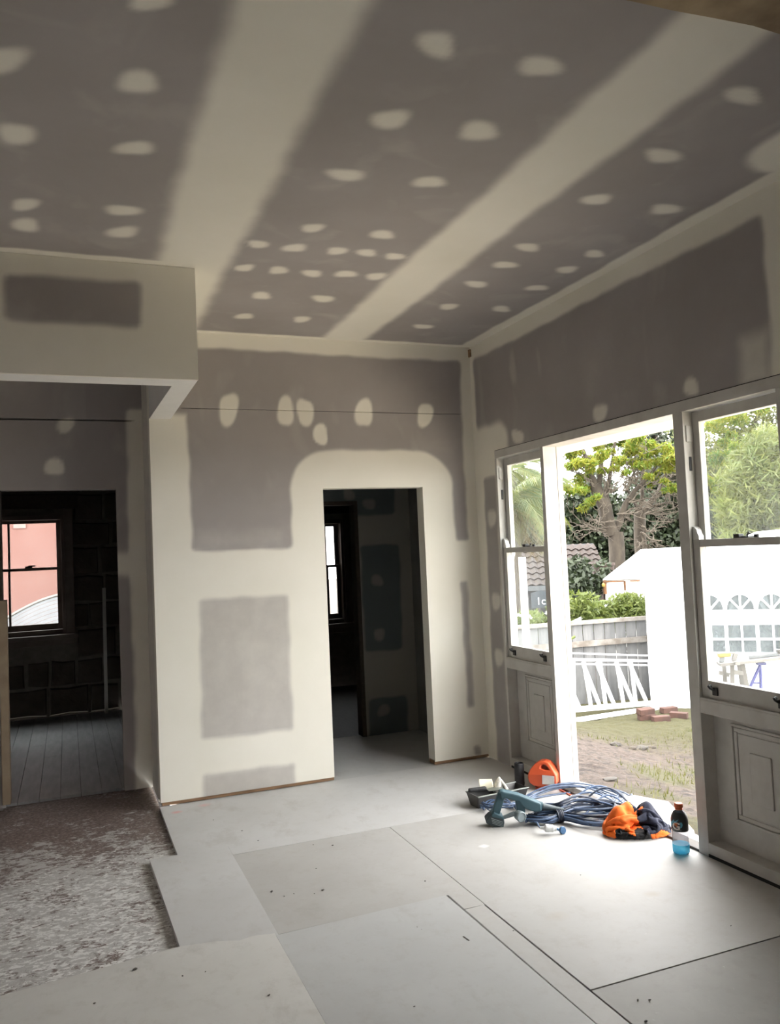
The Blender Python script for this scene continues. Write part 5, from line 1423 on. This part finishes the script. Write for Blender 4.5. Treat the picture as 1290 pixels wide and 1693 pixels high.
# teal power tool ----------------------------------------------------------------
FT = Facing(822, 1364)
tl_ = thing('power_tool', 'dusty teal power drill with D-shaped handle lying by the cords', 'power tool', tuple(FT.p(822, 1364) * 1.0))
tl_.location.z = 0
def tq(px, py, off=0.0): return FT.p(px, py, off)
def slab(poly, name, mt, th=.05, off=0.0, bev=.006):
    pts = [tq(x, y, off - th / 2) for x, y in poly]
    d = VD * th
    MB().prism([tuple(p) for p in pts], (0, 0, 0), tuple(d)).build(name, mt, tl_, bevel=bev)
slab([(825, 1309), (830, 1306.5), (858, 1313), (894, 1327), (895, 1340), (884, 1341), (866, 1335), (857, 1324), (833, 1318), (828, 1321)], 'body', 'teal_tool', .065, .01, .008)
slab([(824, 1310), (833, 1309), (835, 1317), (826, 1346), (813, 1344)], 'handle', 'teal_tool', .036, .005, .006)
slab([(857, 1315), (868, 1322), (868, 1345), (862, 1349), (855, 1346), (853, 1324), (850, 1317)], 'gear_case', 'teal_tool', .05, .01, .006)
slab([(809, 1345), (816, 1341), (832, 1349), (833, 1357), (831, 1366), (821, 1366.5), (803, 1358), (802, 1352)], 'battery', 'tool_dark', .075, .0, .006)
slab([(812, 1342.5), (816, 1340.5), (831, 1347), (832.5, 1352), (812, 1347)], 'battery_cap', 'teal_tool', .08, .0, .004)
for k in range(4):
    pa, pb = tq(811 + k * .6, 1349 + k * 2.6, -.040), tq(830, 1355.5 + k * 2.6, -.040)
    MB().bar(pa, pb, .003, .0025).build('battery_rib', 'tool_grey', tl_)
mc = tq(859, 1345.5, -.045)
ddv = (-VD + VR * .35).normalized()
MB().lathe([(.016, -.055), (.026, -.03), (.029, .0), (.029, .012), (.024, .016), (.023, .012), (.0, .012)], 24, tuple(mc), tuple(ddv), cap=False).build('motor_end', 'tool_grey', tl_, smooth=True)
pa, pb = tq(831, 1351, -.01), tq(850, 1343, -.02); MB().tube([tuple(pa), tuple(pb)], [.010, .014], 10).build('link_arm', 'tool_grey', tl_, smooth=True)
pa, pb, pc_ = tq(888, 1332, .01), tq(897, 1333.5, .01), tq(934, 1341.5, .03)
MB().tube([tuple(pa), tuple(pb)], .023, 14).build('collar', 'teal_tool', tl_, smooth=True)
MB().tube([tuple(pb), tuple(pb.lerp(pc_, .3)), tuple(pc_)], [.019, .015, .009], 12).build('nose_tube', 'tool_dark', tl_, smooth=True)

# plaster pan with knife, cup and crusty handle -----------------------------------
q0, q1 = fpt(785, 1334), fpt(862, 1318)
pdv = (q1 - q0); PL = .33; pdv = pdv.normalized(); psd = Vector((-pdv.y, pdv.x, 0))
pan = thing('plaster_pan', 'dark plaster pan with steel lips lying behind the teal tool', 'pan', (q0.x, q0.y, 0))
zb_ = .002
def pq(u, v, z): p = q0 + pdv * u + psd * v; return (p.x, p.y, z)
tw_, bw2, hh, t_ = .066, .040, .075, .003
mb = MB()
outer = lambda u, z: tw_ if z > .04 else bw2
for s_ in (-1, 1):
    mb.add([pq(0, s_ * bw2, zb_), pq(PL, s_ * bw2, zb_), pq(PL + .012, s_ * tw_, hh), pq(-.012, s_ * tw_, hh)], [(0, 1, 2, 3)])
mb.add([pq(0, -bw2, zb_), pq(PL, -bw2, zb_), pq(PL, bw2, zb_), pq(0, bw2, zb_)], [(0, 1, 2, 3)])
for u, du in ((0, -.012), (PL, .012)): mb.add([pq(u, -bw2, zb_), pq(u, bw2, zb_), pq(u + du, tw_, hh), pq(u + du, -tw_, hh)], [(0, 1, 2, 3)])
o = mb.build('trough', 'pan_dark', pan); sm = o.modifiers.new('thickness', 'SOLIDIFY'); sm.thickness = .003
for s_ in (-1, 1):
    MB().bar(pq(-.016, s_ * (tw_ + .003), hh), pq(PL + .016, s_ * (tw_ + .003), hh), .012, .006).build('lip', 'steel', pan, bevel=.001)
MB().bar(pq(-.014, -tw_, hh), pq(-.014, tw_, hh), .008, .005).build('lip', 'pan_dark', pan)
kn = thing('taping_knife', 'black handled taping knife lying across the plaster pan', 'knife', pq(.02, 0, hh))
MB().bar(pq(-.01, .045, hh + .012), pq(.10, .02, hh + .014), .03, .022).build('handle', 'black_rubber', kn, bevel=.008)
MB().bar(pq(.10, .02, hh + .008), pq(.20, .0, hh + .006), .09, .002).build('blade', 'steel', kn)
cpx = Vector(pq(.115, .045, hh + .030)); cpa = (VR * -.75 + VD * .1 + Vector((0, 0, -.12))).normalized()
cup = MB().lathe([(.0, -.04), (.023, -.04), (.024, -.036), (.033, .032), (.035, .034), (.035, .038), (.031, .038), (.022, -.034), (.0, -.034)], 24, tuple(cpx), tuple(cpa), cap=False)
tag(cup.build('plastic_cup', 'cream_plastic', smooth=True), 'cream plastic cup tipped over on the plaster pan', 'cup')
hk = thing('trowel', 'plaster-crusted trowel with pale knobbly handle standing in the plaster pan', 'trowel', pq(.20, .02, .03))
bpts = [Vector(pq(.17, .03, .045)), Vector(pq(.185, .03, .075)), Vector(pq(.195, .03, .105)), Vector(pq(.20, .03, .125)), Vector(pq(.20, .03, .138))]
MB().tube([tuple(p) for p in bpts], [.018, .024, .022, .015, .006], 12).build('handle', 'crusty', hk, smooth=True)
MB().tube([pq(.205, .025, .12), pq(.22, .01, .09), pq(.225, -.01, .065)], [.010, .012, .014], 10).build('ferrule', 'crusty', hk, smooth=True)
MB().bar(pq(.225, -.01, .066), pq(.29, -.02, .05), .05, .003).build('blade', 'steel', hk)

# black speaker and red can ---------------------------------------------------------
c = fpt(860, 1299)
sk_ = thing('portable_speaker', 'black cylindrical portable speaker standing on the floor by the narrow window', 'speaker', (c.x, c.y, 0))
MB().lathe([(.026, 0), (.030, .004), (.0315, .02), (.031, .125), (.030, .138), (.0285, .145), (.0245, .146), (.023, .138), (.0, .137)], 28, (c.x, c.y, 0), cap=False).build('speaker_body', 'black_rubber', sk_, smooth=True)
MB().lathe([(.0, .1375), (.017, .1375), (.019, .140), (.012, .1425), (.0, .1425)], 24, (c.x, c.y, 0), cap=False).build('speaker_cone', 'black_metal', sk_, smooth=True)
MB().lathe([(.0318, .012), (.0325, .014), (.0325, .020), (.0318, .022)], 28, (c.x, c.y, 0), cap=False).build('base_ring', 'black_metal', sk_, smooth=True)
from mathutils.geometry import tessellate_polygon
FC = Facing(903, 1305)
can = thing('plastic_can', 'bright orange-red plastic can with moulded handle and white label', 'can', tuple(FC.o))
co_ = FC.o + VD * .02
rdir = (VR * .90 - VD * .43).normalized(); ndir = Vector((-rdir.y, rdir.x, 0))       # body turned towards the light
if ndir.dot(VD) < 0: ndir = -ndir
def cq(u, z, off): p = co_ + rdir * u + ndir * off; return Vector((p.x, p.y, z))
outer = [(-.062, .030), (-.086, .046), (-.094, .072), (-.092, .098), (-.078, .128), (-.052, .158), (-.022, .176), (.010, .180), (.036, .172), (.056, .150), (.074, .124), (.088, .104), (.088, .050), (.070, .030)]
hole = [(-.014, .134), (-.010, .150), (.002, .159), (.018, .157), (.034, .143), (.044, .130), (.018, .127)]
tri = tessellate_polygon([[Vector((u, z, 0)) for u, z in outer], [Vector((u, z, 0)) for u, z in hole]])
allp = outer + hole; n = len(allp)
def wdt(z): return .062 - max(0, z - .10) * .36
vs = [tuple(cq(u, z, -wdt(z))) for u, z in allp] + [tuple(cq(u, z, wdt(z))) for u, z in allp]
fs = [tuple(t) for t in tri] + [tuple(i + n for i in reversed(t)) for t in tri]
no = len(outer)
for i in range(no): fs.append((i, (i + 1) % no, n + (i + 1) % no, n + i))
for i in range(len(hole)):
    a, b_ = no + i, no + (i + 1) % len(hole); fs.append((b_, a, n + a, n + b_))
MB().add(vs, fs).build('can_body', 'can_red', can, bevel=.007)
MB().lathe([(.058, 0), (.064, .003), (.064, .012), (.054, .015), (.054, .020), (.060, .022), (.060, .033)], 28, (co_.x, co_.y, 0)).build('screw_base', 'can_red', can, smooth=True)
lb = [(.000, .044), (.076, .043), (.078, .098), (.066, .0995), (.002, .0995)]
MB().prism([tuple(cq(u, z, -wdt(z) - .0025)) for u, z in lb], (0, 0, 0), tuple(ndir * .002)).build('can_label', 'label_white', can)
MB().prism([tuple(cq(.083, z, v)) for v, z in ((-.045, .05), (.045, .05), (.045, .085), (-.045, .085))], (0, 0, 0), tuple(rdir * .0015)).build('can_label', 'label_white', can)
q = fpt(925, 1306)
MB().bar(tuple(q + Vector((0, 0, .004))), tuple(q + (fpt(955, 1322) - q) * .8 + Vector((0, 0, .004))), .012, .008).build('spout', 'can_red', can, bevel=.002)

# small debris on the floor ---------------------------------------------------------
chips = [(449,1474.6,9),(534,1472,9),(223,1607,12),(492,1584,5),(590,1543,5),(590,1574,5),(564,1641,6),(445,1649,6),(302,1617,5),(156,1663,6),(336,1478,5),(435,1544,5),
         (690,1534,7),(697,1538,7),(1074,1654,6),(1055,1654,5),(685,1666,8),(1068,1689,7),(1209,1531,4),(849,1539,4),(960,1447,4),(703,1457,5),(523,1436,4),(520,1478,4),(470,1482,4),(486,1478,4),
         (400,1374,6),(427,1390,5),(353,1356,4),(550,1398,6),(518,1397,4),(340,1610,4)]
pales = [(262,1420,7),(298,1426,8),(279,1430,5),(272,1326,10),(282,1324,12),(293,1327,8),(436,1548,5),(1010,1390,3),(20,1636,6),(45,1630,5),(70,1624,4)]
for k, (x, y, s_) in enumerate(chips + pales):
    p = fpt(x, y); r_ = s_ * .0008
    dz = .0
    if y > 1560 and x < 470: dz = .007
    bm = bmesh.new(); bmesh.ops.create_icosphere(bm, subdivisions=1, radius=1)
    for v in bm.verts: v.co = Vector((v.co.x * 1.3, v.co.y * .8, v.co.z * .45)) * r_ * (1 + rnd.uniform(-.3, .3))
    me = bpy.data.meshes.new('debris_chip'); bm.to_mesh(me); bm.free()
    o = finish(me, 'debris_chip', 'debris_dark' if k < len(chips) else 'debris_pale'); o.location = (p.x, p.y, dz + r_ * .35); o.rotation_euler = (0, 0, rnd.uniform(0, 3))
    wh = ('front left floor sheet' if (x < 470 and y > 1565) else 'grey front floor sheet' if (y > 1500 and x < 960 and not (x > 800 and y < 1560)) else 'right hand floor sheets' if x > 840 else
          'old painted floor' if (x < 120 and y < 1645) else 'floor at the foot of the back wall' if y < 1335 else 'raised board edge' if x < 345 and y > 1400 else 'floor sheets before the back wall')
    if k < len(chips): tag(o, 'tiny dark chip of debris lying on the ' + wh, 'debris', 'dark debris chips on the ' + wh)
    else: tag(o, 'tiny white crumb of plaster lying on the ' + wh, 'debris', 'white plaster crumbs on the ' + wh)
p, q = fpt(766, 1550), fpt(776, 1557)
tag(MB().bar(tuple(p + Vector((0, 0, .003))), tuple(q + Vector((0, 0, .003))), .006, .004).build('wood_splinter', 'debris_dark'), 'dark wood splinter on the grey floor sheet', 'splinter')
